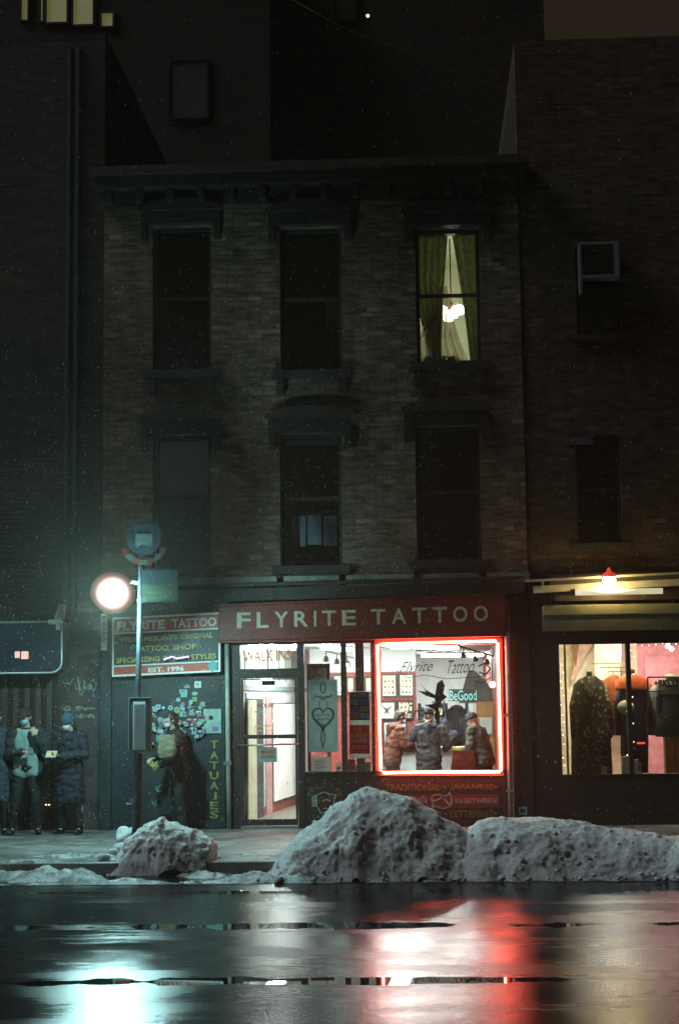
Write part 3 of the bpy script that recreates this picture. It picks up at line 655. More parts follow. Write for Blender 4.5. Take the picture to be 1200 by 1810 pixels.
for px, lb, c in (((615, 1342, 628, 1362), 'small pale card stuck low left under the red poster', (.5, .55, .42)), ((629, 1351, 643, 1366), 'small blue card in the window corner under the red poster', (.30, .42, .46)), ((645, 1347, 655, 1366), 'small yellow card low right under the red poster', (.42, .40, .20))):
    t_, x0, x1, z0, z1 = poster('card', lb, px, M('card', c, .6, var=.25, scale=30), .10, 'card'); MB().box(x0+.02, x1-.03, .097, .0995, z1-.05, z1-.03).build('printed_line', cols_s[2], t_)
# painted bulkhead: panther, red band, lettering
yB = -.0105
for a, (y_, s_, m_, pa, pb_) in enumerate([(1386, 'TRADITIONAL', mGOLDD, 681, 778), (1386, 'JAPANESE', mGOLDD, 794, 872), (1432.5, 'BLACK & GREY', mGOLDD, 676, 782), (1432.5, 'LETTERING', mGOLDD, 795, 873)]):
    textpx(s_, pa, y_, pb_, y_+12, yB, m_, 'painted_lettering', sf, bold=.02, slope=-.01)
x0, x1, z0, z1 = S(663, 1405, 882, 1428); MB().box(x0, x1, -.0135, -.0105, z0, z1).build('red_band', M('bulkhead_red', (.16, .028, .02), .5, var=.3), sf)
textpx('EVERYTHING', 668, 1410, 754, 1419, -.014, M('faded_white', (.30, .30, .28), .5, var=.3, scale=30), 'painted_lettering', sf, bold=.02)
textpx('IN-BETWEEN!', 804, 1411, 879, 1420, -.014, M('faded_white2', (.30, .30, .28), .5, var=.3, scale=30), 'painted_lettering', sf, bold=.02)
mPAINTW = M('painted_white', (.32, .36, .34), .5, var=.3, scale=30)
for k, px in enumerate(((786, 1391), (876, 1391), (787, 1438), (876, 1438))):
    q = P(*px); MB().lathe([(.012, -.004), (.012, 0)], (q.x, yB, q.z), 8, 'y').build('dot', mPAINTW, sf)
# two carp chasing each other, painted on the band
def inkS(pts, mat, w, close=False): 
    m_ = MB(); stroke(m_, pts+([pts[0]] if close else []), w, -.019, .004, Yp=-.014); return m_.build('painted_emblem', mat, sf)
inkS([(762, 1410), (766, 1405), (774, 1404), (783, 1407), (790, 1406), (794, 1400), (796, 1406), (798, 1412)], mPAINTW, .016)
inkS([(762, 1410), (765, 1416), (772, 1414), (780, 1410)], mPAINTW, .020)
inkS([(785, 1412), (790, 1418), (796, 1424), (798, 1417), (797, 1411)], mPAINTW, .028); inkS([(797, 1423), (786, 1429), (776, 1428), (769, 1424), (763, 1429), (766, 1421), (762, 1414)], mPAINTW, .014)
# panther head
ph = [(559, 1406), (567, 1402), (574, 1400), (580, 1403), (588, 1404.5), (595, 1405), (591, 1409), (590, 1420), (587, 1428), (579, 1436), (568, 1437), (563, 1430), (560, 1425)]
m_ = MB(); stroke(m_, ph+[ph[0]], .016, -.016, .004, Yp=-.012); m_.build('painted_emblem', mPAINTW, sf)
for k in range(5): 
    m_ = MB(); stroke(m_, [(560, 1407+4*k), (551, 1408+4.2*k)], .022, -.0155, .004, Yp=-.012); m_.build('painted_emblem', mPAINTW, sf)
for pts, mt, w in (([(566, 1409), (571, 1411)], mGOLDD, .02), ([(581, 1411), (587, 1409)], mGOLDD, .02), ([(571, 1416), (577, 1413), (584, 1416)], mPAINTW, .02), ([(568, 1425), (572, 1420), (583, 1421), (586, 1426)], mREDF, .03), ([(571, 1430), (576, 1428), (580, 1430)], mCREAM, .012)):
    m_ = MB(); stroke(m_, pts, w, -.0165, .004, Yp=-.012); m_.build('painted_emblem', mt, sf)
for k, c in enumerate('WELCOME'):
    a = math.pi*(1-(k+.5)/7); cx, cy = 574+28*math.cos(a), 1408-20*math.sin(a)
    textpx(c, cx-3.2, cy-4, cx+3.2, cy+4, yB, mGOLDD, 'painted_lettering', sf, bold=.02)
textpx('TATTOO', 552, 1440, 596, 1447, yB, mGOLDD, 'painted_lettering', sf, bold=.02)
# window lettering in black script and swallow, behind the large pane
gY = .062
def script(s, a, b, c, d, shear=.45): return textpx(s, a, b, c, d, gY, mINK, 'window_lettering', sf, bold=-.004, shear=shear, slope=.02, Yp=gY)
script('Flyrite', 706, 1169, 765, 1193, .6); script('Tattoo', 790, 1166, 838, 1190, .6); script('Brooklyn', 716, 1244, 800, 1282, .5)
m_ = MB()
def blade(pts): 
    q_ = [P(a, b, gY) for a, b in pts]; m_.prism([(q.x, q.z) for q in q_], gY-.003, gY)
blade([(742, 1205), (752, 1219), (770, 1229), (770, 1233), (756, 1228)][::-1]); blade([(738, 1221), (755, 1223), (772, 1230), (770, 1235), (753, 1230)][::-1])
blade([(768, 1233), (772, 1208), (781, 1201), (786, 1212), (783, 1226), (790, 1232), (780, 1240), (770, 1240)][::-1])
blade([(750, 1246), (768, 1244), (771, 1238), (780, 1241), (776, 1250), (764, 1253)][::-1])
blade([(768, 1248), (776, 1248), (777, 1278), (771, 1284)][::-1])
for pts, w in (([(715, 1268), (735, 1286), (755, 1278), (800, 1252), (830, 1262)], .012), ([(700, 1185), (720, 1198), (750, 1193), (790, 1200), (850, 1196), (870, 1188)], .010), ([(845, 1178), (856, 1172), (866, 1182), (858, 1192), (846, 1188)], .02), ([(712, 1290), (725, 1297), (748, 1296)], .012), ([(836, 1203), (852, 1207), (866, 1198)], .014)):
    stroke(m_, pts, w, gY-.003, .003, Yp=gY)
m_.build('window_emblem', mINK, sf)
# right edge downpipe
q0, q1 = P(896, 1060, -.07), P(902, 1445, -.07)
dp = thing('downpipe', 'grey downpipe at the right edge of the tattoo shop', 'pipe', (q1.x, -.07, 0))
MB().tube([(q0.x, -.07, q0.z), ((q0.x+q1.x)/2, -.07, 1.7), (q1.x, -.07, .02)], .036, 12).build('pipe', mPIPE2, dp, smooth=True)
for z_ in (.5, 1.6, 2.8): MB().box(q1.x-.055, q1.x+.055, -.11, -.004, z_, z_+.03).build('strap', mSTEEL, dp)
# right pier with vertical lettering
pr = MB(); pr.box(P(905, 1300).x, BX1, -.012, .3, .002, P(915, 1058).z); pr.build('pier', mBLACKP, bld)
mFAINT = M('faint_gold', (.085, .065, .018), .6, var=.5, scale=30)
for k, c in enumerate('TATOUAGE'):
    textpx(c, 910, 1212+16.2*k, 924, 1224+16.2*k, -.013, mFAINT, 'painted_letter', bld, bold=.02)
for k, c in enumerate('入れ墨'): textpx(c, 912, 1357+18*k, 927, 1371+18*k, -.013, mFAINT, 'painted_letter', bld)
x0, x1, z0, z1 = S(916, 1426, 931, 1440); MB().box(x0, x1, -.016, -.0125, z0, z1).build('sticker', cols_s[1], bld)
text('M', x0+.03, x1-.03, z0+.025, z1-.025, -.0165, mSIGNB, 'printed_mark', bld, bold=.04)

# ------------------------------------------------------------------ neon border of the window
mNEON = EM('red_neon_glow', (1, .125, .075), 70)
YN = -.06
nb = thing('neon_border', 'glowing red neon tube border around the large shop window', 'neon', P(776, 1366, YN))
tubes = [[(672, 1139), (720, 1137), (800, 1135), (876, 1133)], [(879, 1137), (881, 1210), (883, 1290), (885, 1362)], [(883, 1364), (820, 1364.5), (740, 1365), (677, 1366)], [(673, 1362), (671, 1290), (669, 1210), (667, 1141)]]
for tb in tubes:
    pts = [P(a, b, YN) for a, b in tb]; d0 = (pts[1]-pts[0]).normalized()
    pts = [Vector((pts[0].x, YN+.05, pts[0].z))]+pts+[Vector((pts[-1].x, YN+.05, pts[-1].z))]
    MB().tube(pts, .0165, 8).build('neon_tube', mNEON, nb, smooth=True)
ch_ = MB(); a, b, c, d = P(662, 1130), P(887, 1128), P(890, 1371), P(664, 1371)
def strip(p, q, w): ch_.prism([(p.x, p.z), (q.x, q.z), (q.x+w[0], q.z+w[1]), (p.x+w[0], p.z+w[1])], -.035, -.0215)
strip(d, c, (0, .075)); strip(Vector((a.x, 0, a.z-.085)), Vector((b.x, 0, b.z-.085)), (0, .085)); strip(Vector((d.x, 0, d.z+.076)), Vector((d.x+.09, 0, d.z+.076)), (a.x-d.x, a.z-d.z-.165)); strip(Vector((c.x-.09, 0, c.z+.076)), Vector((c.x, 0, c.z+.076)), (b.x-c.x, b.z-c.z-.165))
ch_.build('halo_channel', M('neon_halo_red', (.42, .07, .04), .4, var=.2), nb)  # added channel; its red colour stands in for the neon's halo
for tb in tubes:
    for k in (1, 2):
        q = P(*tb[k], YN+.02); MB().ball(q, .012, 6).build('tube_support', mWHITE, nb)

# ------------------------------------------------------------------ inside the tattoo shop
RZ = 2.78; RF = 0.05; RD = 9.5; ix0, ix1 = BX0+.31, P(892, 1250).x+.25
ix1 = min(ix1, BX1-.31)
rm = thing('shop_interior', 'bright tattoo shop room with white ceiling and red walls seen through the glass', 'room', ((ix0+ix1)/2, 1, RF))
lx = P(424, 1300, .2).x-.35
MB().box(lx, ix1, .13, RD, RF-.04, RF).build('floor', mIFLR, rm)
MB().box(lx, ix1, .13, RD, RZ, RZ+.05).build('ceiling', mICEIL, rm)
MB().box(lx, ix1, RD+.002, RD+.05, RF, RZ-.002).build('rear_wall', mIWALL, rm)
MB().box(ix1-.03, ix1, .33, RD, RF+.002, RZ-.003).build('right_wall', mREDI, rm)
MB().box(lx-.05, lx-.002, .13, RD, RF, RZ+.05).build('left_wall', mIWALL, rm)
# partition with red flash wall
PY = 4.2; px0_, px1_ = P(548, 1250, PY).x, P(736, 1250, PY).x; zr1 = P(700, 1187, PY).z
MB().box(px0_, px1_, PY, PY+.1, RF+.001, zr1).build('red_partition', mREDI, rm); MB().box(px0_, px1_, PY, PY+.1, zr1+.002, RZ-.002).build('partition_top', mIWALL, rm)
MB().box(px0_, px1_, PY-.03, PY-.002, P(700, 1238, PY).z, P(700, 1233, PY).z).build('picture_rail', mREDF, rm)
# angled side wall by the door
A = P(427, 1300, .35); B = P(546, 1300, 6.5); A.z = B.z = 0; dv = (B-A).normalized(); nv = Vector((dv.y, -dv.x, 0))
if nv.y > 0: nv = -nv
def PW(px, py, off=0.0):
    d = ray(px, py); A2 = A+nv*off; t_ = (A2-CAM).dot(nv)/d.dot(nv); return CAM+d*t_
def wq(px0, py0, px1, py1, mat, name, off=.01, par=rm, th=.02, slope=None):
    """block on the angled wall: pixel corner lists; slope = fall of the edges towards the right"""
    s_ = 12 if slope is None else slope
    k0, k1 = (px0-427)/100*s_, (px1-427)/100*s_
    top0, top1 = PW(px0, py0+k0, off), PW(px1, py0+k1, off); t_ = (top0.z+top1.z)/2
    bo0, bo1 = PW(px0, py1-k0*.5, off), PW(px1, py1-k1*.5, off); b_ = (bo0.z+bo1.z)/2
    p0, p1 = PW(px0, 1300, off), PW(px1, 1300, off); m_ = MB()
    v = [(p.x, p.y, z) for p, z in ((p0, b_), (p1, b_), (p1, t_), (p0, t_))]; w = [(x-nv.x*th, y-nv.y*th, z) for x, y, z in v]
    m_.add(v+w, [(0, 1, 2, 3), (7, 6, 5, 4), (0, 4, 5, 1), (1, 5, 6, 2), (2, 6, 7, 3), (3, 7, 4, 0)]); return m_.build(name, mat, par)
v0, v1 = A-dv*.3, B+dv*.2; w_ = MB()
w_.prismz([(v0.x, v0.y), (v1.x, v1.y), (v1.x-nv.x*.1, v1.y-nv.y*.1), (v0.x-nv.x*.1, v0.y-nv.y*.1)][::-1], RF+.001, RZ-.001); w_.build('angled_wall', mIWALL, rm)
wq(427, 1409, 545, 1452, mREDI, 'wainscot', .02)
wq(427, 1214, 545, 1217, M('grey_moulding', (.20, .26, .27), .6), 'moulding', .03)
for k in range(9): wq(434+12*k, 1148, 435.4+12*k, 1210, M('panel_groove', (.28, .36, .37), .7), 'panel_groove', .012)
wq(436, 1222, 469, 1452, M('door_casing', (.34, .45, .46), .6), 'door_casing', .02); wq(439, 1232, 466, 1452, M('dark_doorway', (.03, .022, .02), .8), 'doorway', .04); wq(439, 1235, 454, 1452, M('cream_door', (.52, .50, .34), .6), 'open_door', .07)
wq(471, 1225, 481, 1452, M('pink_post', (.42, .22, .20), .6), 'post', .03)
wb = wq(483, 1232, 540, 1416, M('dark_board_frame', (.06, .03, .025), .5), 'board_frame', .04); wq(485, 1234, 538, 1413, mWHITE, 'white_board', .06)
x0, x1, z0, z1 = S(463, 1203, 486, 1211, .3); es = thing('exit_sign', 'small dark sign under a round lamp above the shop door inside', 'sign', ((x0+x1)/2, .3, z0)); MB().box(x0, x1, .3, .33, z0, z1).build('panel', mSIGNB, es); textpx('EXIT', 467, 1204.5, 482, 1209.5, .298, mGOLDD, 'lettering', es, Yp=.3, bold=.03)
MB().tube([((x0+x1)/2, .32, z1), ((x0+x1)/2, .32, RZ)], .006).build('hanger', mBLACKP, es)
q = P(473, 1201, .8); dl = thing('dome_lamp', 'small glowing dome lamp on the ceiling behind the shop door', 'lamp', q); MB().ball(q, (.085, .06, .035), 8).build('diffuser', EM('dome_glow', (1, .98, .85), 7), dl, smooth=True); MB().tube([(q.x, q.y, q.z+.03), (q.x, q.y, RZ)], .01).build('stem', mSTEEL, dl)
# brown post and display frame in the narrow windows
x0, x1, z0, z1 = S(628, 1140, 643, 1222, .45); MB().box(x0, x1, .45, .52, z0-1.5, RZ-.01).build('brown_post', M('brown_post', (.05, .025, .018), .6), rm)
x0, x1, z0, z1 = S(543, 1173, 584, 1366, .3); m_ = MB(); m_.box(x0, x0+.05, .3, .34, z0, z1).box(x1-.05, x1, .3, .34, z0, z1).box(x0+.05, x1-.05, .3, .34, z1-.06, z1); sc_ = thing('display_frame', 'dark standing frame behind the painted banner in the narrow window', 'frame', ((x0+x1)/2, .3, z0)); m_.build('frame', mREDF, sc_); MB().box(x0+.05, x1-.05, .32, .33, z1-.28, z1-.06).build('print', M('flash_print', (.34, .32, .24), .7, var=.6, scale=22), sc_)
# framed flash sheets
mFL = M('flash_paper', (.50, .50, .34), .6, var=.06)
fcol = [M('flash_red', (.35, .05, .03), .6), M('flash_green', (.04, .12, .06), .6), M('flash_black', (.03, .03, .03), .6)]
rf = random.Random(3)
def flash(px, label, Y=PY-.05, n=9, paper=None, bird=False):
    x0, x1, z0, z1 = S(*px, Y); t_ = thing('picture_frame', label, 'picture', ((x0+x1)/2, Y, z0), 'framed tattoo pictures on the red wall')
    e = .03; MB().box(x0, x1, Y, Y+.03, z0, z1).build('frame', mFRAME, t_); pp_ = MB().box(x0+e, x1-e, Y-.006, Y-.001, z0+e, z1-e).build('print', paper or mFL, t_)
    for k in range(n):
        i, j = k % 3, k//3; cx = x0+e+(x1-x0-2*e)*(.2+.3*i); cz = z0+e+(z1-z0-2*e)*(.15+.28*j); r_ = (x1-x0)*rf.uniform(.06, .10)
        MB().prism([(cx+r_*rf.uniform(.5, 1.1)*math.cos(a_), cz+r_*rf.uniform(.6, 1.3)*math.sin(a_)) for a_ in [q*6.283/8 for q in range(8)]], Y-.009, Y-.0065).build('drawing', rf.choice(fcol), pp_)
    if bird:
        cx, cz, w = (x0+x1)/2, (z0+z1)/2, (x1-x0)*.3
        MB().prism([(cx-w, cz+w*1.0), (cx-w*.2, cz), (cx-.5*w, cz-w*.6), (cx, cz-w*.3), (cx+.4*w, cz-w*.7), (cx+.2*w, cz), (cx+w, cz+w*.9), (cx+.1*w, cz+.35*w), (cx-.1*w, cz+.35*w)], Y-.009, Y-.0065).build('drawing', fcol[2], pp_)
flash((673, 1191, 702, 1233), 'framed sheet of small red and green tattoo drawings, upper left')
flash((704, 1190, 732, 1232), 'framed sheet of small tattoo drawings, upper right of the pair')
flash((667, 1239, 700, 1273), 'white framed picture of a dark bird with raised wings', n=0, paper=mPAPER, bird=True)
flash((702, 1239, 731, 1272), 'round shaded tattoo print in a black frame beside the bird picture', n=12, paper=M('grey_print', (.40, .38, .28), .7, var=.5, scale=14))
flash((612, 1196, 627, 1226), 'small framed print behind the narrow window, left of the brown post', n=3); flash((644, 1196, 660, 1226), 'small framed print behind the narrow window, right of the brown post', n=3)
flash((588, 1192, 606, 1232), 'tall framed print behind the narrow window beside the banner', n=6, paper=M('pale_print', (.40, .50, .44), .7, var=.4, scale=20))
flash((676, 1274, 720, 1340), 'teal grey poster low on the red wall behind the orange jacket', n=0, paper=M('teal_poster', (.26, .38, .40), .7, var=.2, scale=8))
# deeper room: back bar, panel with neon words, wood panel, cabinet
DY = 6.2
x0, x1, z0, z1 = S(786, 1216, 872, 1243, DY); trp = P(800, 1214, DY).z
m_ = MB(); m_.prism([(P(783, 0, DY).x, z0), (x1+.2, z0), (x1+.2, z0+.03), (P(812, 0, DY).x, P(0, 1197, DY).z), (P(800, 0, DY).x, P(0, 1197, DY).z)], DY, DY+.05); m_.build('slanted_bulkhead', M('grey_panel', (.20, .24, .20), .6), rm)
bg = thing('neon_words', 'teal neon sign reading Be Good hanging in the back of the shop', 'neon', P(818, 1235, DY-.05))
textpx('BeGood', 794, 1220, 842, 1238, DY-.06, EM('teal_glow', (.10, .75, .62), .85), 'glowing_lettering', bg, bold=.01, Yp=DY-.05, depth=.02)
x0, x1, z0, z1 = S(793, 1218, 843, 1239, DY-.05); MB().box(x0, x1, DY-.045, DY-.04, z0, z1).build('backing', M('acrylic', (.12, .14, .13), .3), bg)
m_ = MB()
for px in (742, 789, 826): xq = P(px, 1300, DY).x; m_.box(xq-.03, xq+.03, DY+.06, DY+.12, RF, P(px, 1243, DY).z)
m_.build('back_partition_frame', mBLACKP, rm)
x0, x1, z0, z1 = S(842, 1240, 905, 1345, 5.0); MB().box(x0, x1, 5.0, 5.06, RF, z1).build('wood_panel', mWOOD, rm)
x0, x1, z0, z1 = S(845, 1265, 872, 1300, 4.9); mr = thing('wall_mirror', 'pale mirror on the wood panel at the right of the shop', 'mirror', ((x0+x1)/2, 4.95, z0)); MB().box(x0, x1, 4.95, 4.99, z0, z1).build('frame', mWOOD, mr); MB().box(x0+.03, x1-.03, 4.94, 4.949, z0+.03, z1-.03).build('mirror_glass', M('mirror_pale', (.42, .46, .42), .2, var=.2), mr)
rb = random.Random(8)
ORD = ['first', 'second', 'third', 'fourth', 'fifth', 'sixth', 'seventh', 'eighth', 'ninth', 'tenth', 'eleventh', 'twelfth', 'thirteenth', 'fourteenth']
for k in range(12):       # bottles and boxes on the back shelf
    px = 744+3.7*k; q = P(px, 1268, DY-.3); h_ = rb.uniform(.14, .5); c = rb.choice([(.55, .65, .62), (.40, .12, .08), (.62, .62, .55), (.10, .20, .20), (.52, .25, .18), (.05, .05, .06)])
    bt = thing('shelf_bottle', '%s container from the left on the shop back shelf' % ORD[k], 'bottle', q, 'containers on the back shelf')
    MB().lathe([(.03, 0), (.035, .02), (.035, h_*.7), (.015, h_*.85), (.015, h_)], q, 10).build('bottle', M('bottle', c, .4, var=.1), bt, smooth=True)
q = P(765, 1268, DY-.3); MB().box(q.x-.35, q.x+.35, DY-.42, DY-.15, q.z-.03, q.z-.002).box(q.x-.35, q.x+.35, DY-.1, DY-.05, RF, q.z-.05).build('back_shelf', mIWALL, rm)
# hanging coats
def garment(name, label, px, top, bot, prof, Y, mat, cat='coat', grp=None, sleeves=True, hang=True, amp=.02):
    p0 = P(px, top, Y); p1 = P(px, bot, Y); H_ = p0.z-p1.z; t_ = thing(name, label, cat, (p0.x, Y, p1.z), grp); rings = []
    nn = 28
    for u_, hw, hd_ in prof:
        z = p0.z-H_*u_; ring = []
        for j in range(nn):
            a_ = 6.283*j/nn; k_ = 1+amp/.1*.35*u_*math.sin(7*a_+px)*(.5+.5*math.sin(3*a_))
            ring.append((p0.x+hw*k_*math.cos(a_), Y-hd_*k_*math.sin(a_), z))
        rings.append(ring)
    MB().loft(rings).build('garment', mat, t_, smooth=True)
    if sleeves:
        _, hw, _ = prof[2]
        for s_ in (-1, 1): MB().tube([(p0.x+s_*hw*.75, Y-.02, p0.z-H_*.10), (p0.x+s_*hw*1.05, Y-.02, p0.z-H_*.3), (p0.x+s_*hw*1.08, Y-.05, p0.z-H_*.62)], [.06, .06, .045], 10).build('sleeve', mat, t_, smooth=True)
    if hang: MB().tube([(p0.x, Y, p0.z-.02), (p0.x, Y, p0.z+.05), (p0.x+.03, Y, p0.z+.08)], .006).build('hanger', mSTEEL, t_)
    return t_, p0, p1
mCOAT = M('black_coat', (.016, .015, .018), .8, var=.4, scale=5, bump=.3)
garment('hanging_coat', 'black coat hanging in the shop, the left one under the teal neon words', 807, 1246, 1318, [(0, .04, .05), (.03, .10, .08), (.1, .13, .1), (.4, .14, .11), (.7, .15, .12), (1, .15, .12)], 5.2, mCOAT)
garment('hanging_coat', 'long dark coat hanging lower right of the other black coat', 826, 1262, 1322, [(0, .04, .05), (.04, .08, .08), (.12, .11, .1), (.5, .12, .1), (1, .12, .1)], 5.0, M('charcoal_coat', (.026, .024, .03), .8))
# counter
cY0, cY1 = 2.75, 3.35; x0 = P(690, 1320, 2.7).x; x1 = P(862, 1320, 2.7).x; cz = P(780, 1321, 2.75).z
ct = thing('counter', 'shop counter with yellow edged top where the customers lean', 'counter', ((x0+x1)/2, 3, RF))
MB().box(x0, x1, cY0, cY1, cz-.05, cz).build('counter_top', M('yellow_edge', (.42, .38, .10), .4), ct, bevel=.005); MB().box(x0+.04, x1-.04, cY0+.06, cY1-.02, RF, cz-.052).build('counter_front', mIWALL, ct)
for k, (px, w, d_) in enumerate(((713, .16, 'left'), (725, .10, 'second'), (790, .22, 'middle'), (842, .12, 'right'))):
    q = P(px, 1319, 2.95); o = MB().box(q.x-w/2, q.x+w/2, 2.85, 3.05, cz+.002, cz+.012+.02*(k % 2)).build('paper_sheet', mPAPER); props(o, '%s white paper lying on the shop counter' % ['leftmost', 'small tilted', 'wide middle', 'rightmost'][k], 'paper', 'papers on the counter')
# A-frame red sign in the window
x0, x1, z0, z1 = S(793, 1327, 851, 1366, .35)
af = thing('tent_sign', 'red folded tent sign with pale writing low in the neon window', 'sign', ((x0+x1)/2, .4, z0))
def tent(y_, lean, name):
    m_ = MB(); xa, xb = x0+.02, x1-.10; m_.add([(xa, y_, z0), (xb, y_, z0), (xb-.0, y_+lean, z1), (xa+.05, y_+lean, z1), (xa, y_+.012, z0), (xb, y_+.012, z0), (xb, y_+lean+.012, z1), (xa+.05, y_+lean+.012, z1)], [(0, 1, 2, 3), (7, 6, 5, 4), (0, 4, 5, 1), (1, 5, 6, 2), (2, 6, 7, 3), (3, 7, 4, 0)]); m_.build(name, M('tent_red', (.78, .17, .09), .5), af)
tent(.34, .08, 'front_panel'); tent(.52, -.08, 'rear_panel')
MB().prism([(x1-.10, z0), (x1-.01, z0), (x1-.075, z1), (x1-.10, z1)], .36, .37).build('side_panel', M('tent_dark', (.10, .02, .015), .6), af)
hh = z1-z0
text('WALK INS', x0+.07, x1-.14, z0+hh*.60, z0+hh*.82, .375, M('tent_text', (.8, .55, .5), .5), 'lettering', af, bold=.02); text('TATTOO', x0+.06, x1-.2, z0+hh*.30, z0+hh*.48, .352, M('tent_text2', (.8, .55, .5), .5), 'lettering', af, bold=.02)
MB().box((x0+x1)/2-.5, (x0+x1)/2+.3, .3, .7, z0-.04, z0-.003).build('display_ledge', mIWALL, rm)
# ceiling lights, track lights
mTUBE = EM('fluorescent_glow', (.86, 1, .96), 85)
def ceil_light(label, p, q, w=.16):
    p, q = Vector(p), Vector(q); d = (q-p).normalized(); n_ = Vector((-d.y, d.x, 0))*w/2; t_ = thing('ceiling_light', label, 'ceiling light', (p+q)/2, 'fluorescent fittings on the shop ceiling')
    def bx_(k, z0, z1): m_ = MB(); m_.prismz([(p+n_*k).xy[:], (p-n_*k).xy[:], (q-n_*k).xy[:], (q+n_*k).xy[:]][::1], z0, z1); return m_
    bx_(1.15, RZ-.03, RZ-.002).build('housing', mWHITE, t_); bx_(.8, RZ-.075, RZ-.031).build('diffuser', mTUBE, t_)
ceil_light('bright fluorescent fitting nearest the window, left on the ceiling', (P(690, 1200, 1.0).x, .9, 0), (P(712, 1200, 1.2).x, 2.5, 0), .34)
ceil_light('bright fluorescent fitting in the middle of the shop ceiling', (P(742, 1200, 2.6).x, 2.4, 0), (P(800, 1200, 3.4).x, 3.3, 0), .30)
ceil_light('fluorescent fitting deep in the shop above the back shelf', (P(750, 1200, 7.4).x, 7.2, 0), (P(850, 1200, 7.4).x, 7.5, 0), .5)
ceil_light('fluorescent fitting above the space behind the shop door', (P(470, 1200, 1.2).x, .9, 0), (P(510, 1200, 2.2).x, 2.4, 0), .26)
ceil_light('fluorescent fitting above the narrow windows', (P(570, 1200, 1.2).x, 2.2, 0), (P(610, 1200, 2.2).x, 3.4, 0), .22)
def track(label, p, q, n, mat, drop=.16, lit=()):
    p, q = Vector(p), Vector(q); t_ = thing('track_light', label, 'track light', (p+q)/2); MB().tube([p, q], .014, 6).build('rail', mat, t_)
    MB().tube([p+Vector((0, 0, .0)), (p.x, p.y, RZ)], .008).tube([q, (q.x, q.y, RZ)], .008).build('rod', mat, t_)
    for k in range(n):
        c = p+(q-p)*((k+.35)/n); hd_ = MB().tube([c, c+Vector((.0, 0, -drop*.55))], .010).lathe([(.028, 0), (.05, -.05), (.05, -.09), (.001, -.09)], c+Vector((0, 0, -drop*.5)), 12).build('lamp_head', mBLACKP, t_, smooth=False)
        if k in lit: MB().ball(c+Vector((0, -.04, -drop*.5-.06)), .026, 6).build('bulb', EM('spot_bulb', (1, .75, .4), 9), hd_)
p = P(811, 1142, 1.2); q = P(872, 1160, 1.9); track('dark ceiling track with three spotlights at the upper right of the neon window', p, q, 3, mBLACKP)
p = P(569, 1149, 1.4); q = P(626, 1163, 2.2); track('pale ceiling track with dark spotlights behind the narrow windows', p, q, 3, mSTEEL, lit=(2,))
# red ornament rack with glowing bulb at the right of the window
q = P(870, 1210, 1.0); ol = thing('globe_lamp', 'white glowing globe lamp at the right edge of the neon window', 'lamp', q); MB().ball(q, .05, 10).build('globe', EM('globe_glow', (1, .95, .85), 6), ol, smooth=True); MB().tube([q+Vector((0, 0, .045)), (q.x, q.y, RZ)], .006).build('cord', mBLACKP, ol)
# small round stickers on red picture rail: pins

# ------------------------------------------------------------------ right-hand building and clothes shop
NX0 = BX1+.012; NX1 = 12.0
rbld = thing('neighbouring_building', 'very dark sooty building above the clothes shop', 'building', ((NX0+NX1)/2, 0, 0))
wx0 = P(989, 1250).x; wx1 = P(1290, 1250).x; wz0 = P(1100, 1372).z; wz1 = P(1100, 1134).z
zu = P(1060, 1010).z
wl_ = MB(); holes_wall(wl_, NX0, NX1, 0, zu, [(wx0, wx1, wz0, wz1)], .03, .30); wl_.build('shop_wall', mBLACKP, rbld)
nz1 = P(1100, 92).z
acx = S(1020, 436, 1090, 498); uh = [S(1018, 436, 1095, 590), S(1020, 770, 1098, 960)]
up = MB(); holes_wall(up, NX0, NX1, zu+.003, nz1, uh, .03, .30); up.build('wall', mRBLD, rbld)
MB().box(NX0, NX0+.3, .31, 12, 0, nz1).build('side_wall', mSIDEDARK, rbld); MB().box(NX1-.3, NX1, .31, 12, 0, nz1).build('side_wall', mSIDEDARK, rbld); MB().box(NX0, NX1, .03, 12, nz1+.003, nz1+.25).build('roof', mRBLD, rbld)
MB().box(NX0+.31, NX1-.31, 3.65, 12, 0, nz1-.01).build('core', mVOID, rbld)
for h in uh:
    w = MB(); e = .05; x0, x1, z0, z1 = h; w.box(x0, x0+e, .12, .2, z0, z1).box(x1-e, x1, .12, .2, z0, z1).box(x0+e, x1-e, .12, .2, z1-e, z1).box(x0+e, x1-e, .12, .2, z0, z0+e).box(x0+e, x1-e, .12, .2, (z0+z1)/2-.02, (z0+z1)/2+.03)
    wn = w.build('window', mTRIM, rbld); MB().box(x0+e, x1-e, .16, .165, z0+e, z1-e).build('pane', mGLASSD, wn); MB().box(x0-.1, x1+.1, -.06, .1, z0-.1, z0-.002).build('sill', mSTONE, wn)
ac = thing('window_air_conditioner', 'air conditioner in a pale metal frame high on the dark right building', 'air conditioner', ((acx[0]+acx[1])/2, -.1, acx[2]))
x0, x1, z0, z1 = acx; e = .035; mACF = M('ac_frame', (.15, .145, .155), .5, var=.2)
MB().box(x0+e, x1-e*2, -.24, .13, z0+.04, z1-e).build('body', mTRIM, ac); MB().box(x0, x0+e, -.27, -.02, z0-.22, z1).box(x1-2*e, x1, -.27, -.02, z0, z1).box(x0+e, x1-2*e, -.27, -.02, z1-e, z1).box(x0+e, x1-2*e, -.27, -.02, z0, z0+.04).build('frame', mACF, ac)
for k in range(6): MB().box(x0+.08, x1-.12, -.252, -.241, z0+.09+k*.06, z0+.105+k*.06).build('grille_slat', mBLACKP, ac)
x0, x1, z0, z1 = S(998, 772, 1048, 786); MB().box(x0, x1, .005, .027, z0, z1).build('faded_panel', M('faded_violet', (.075, .06, .10), .6, var=.5), rbld)
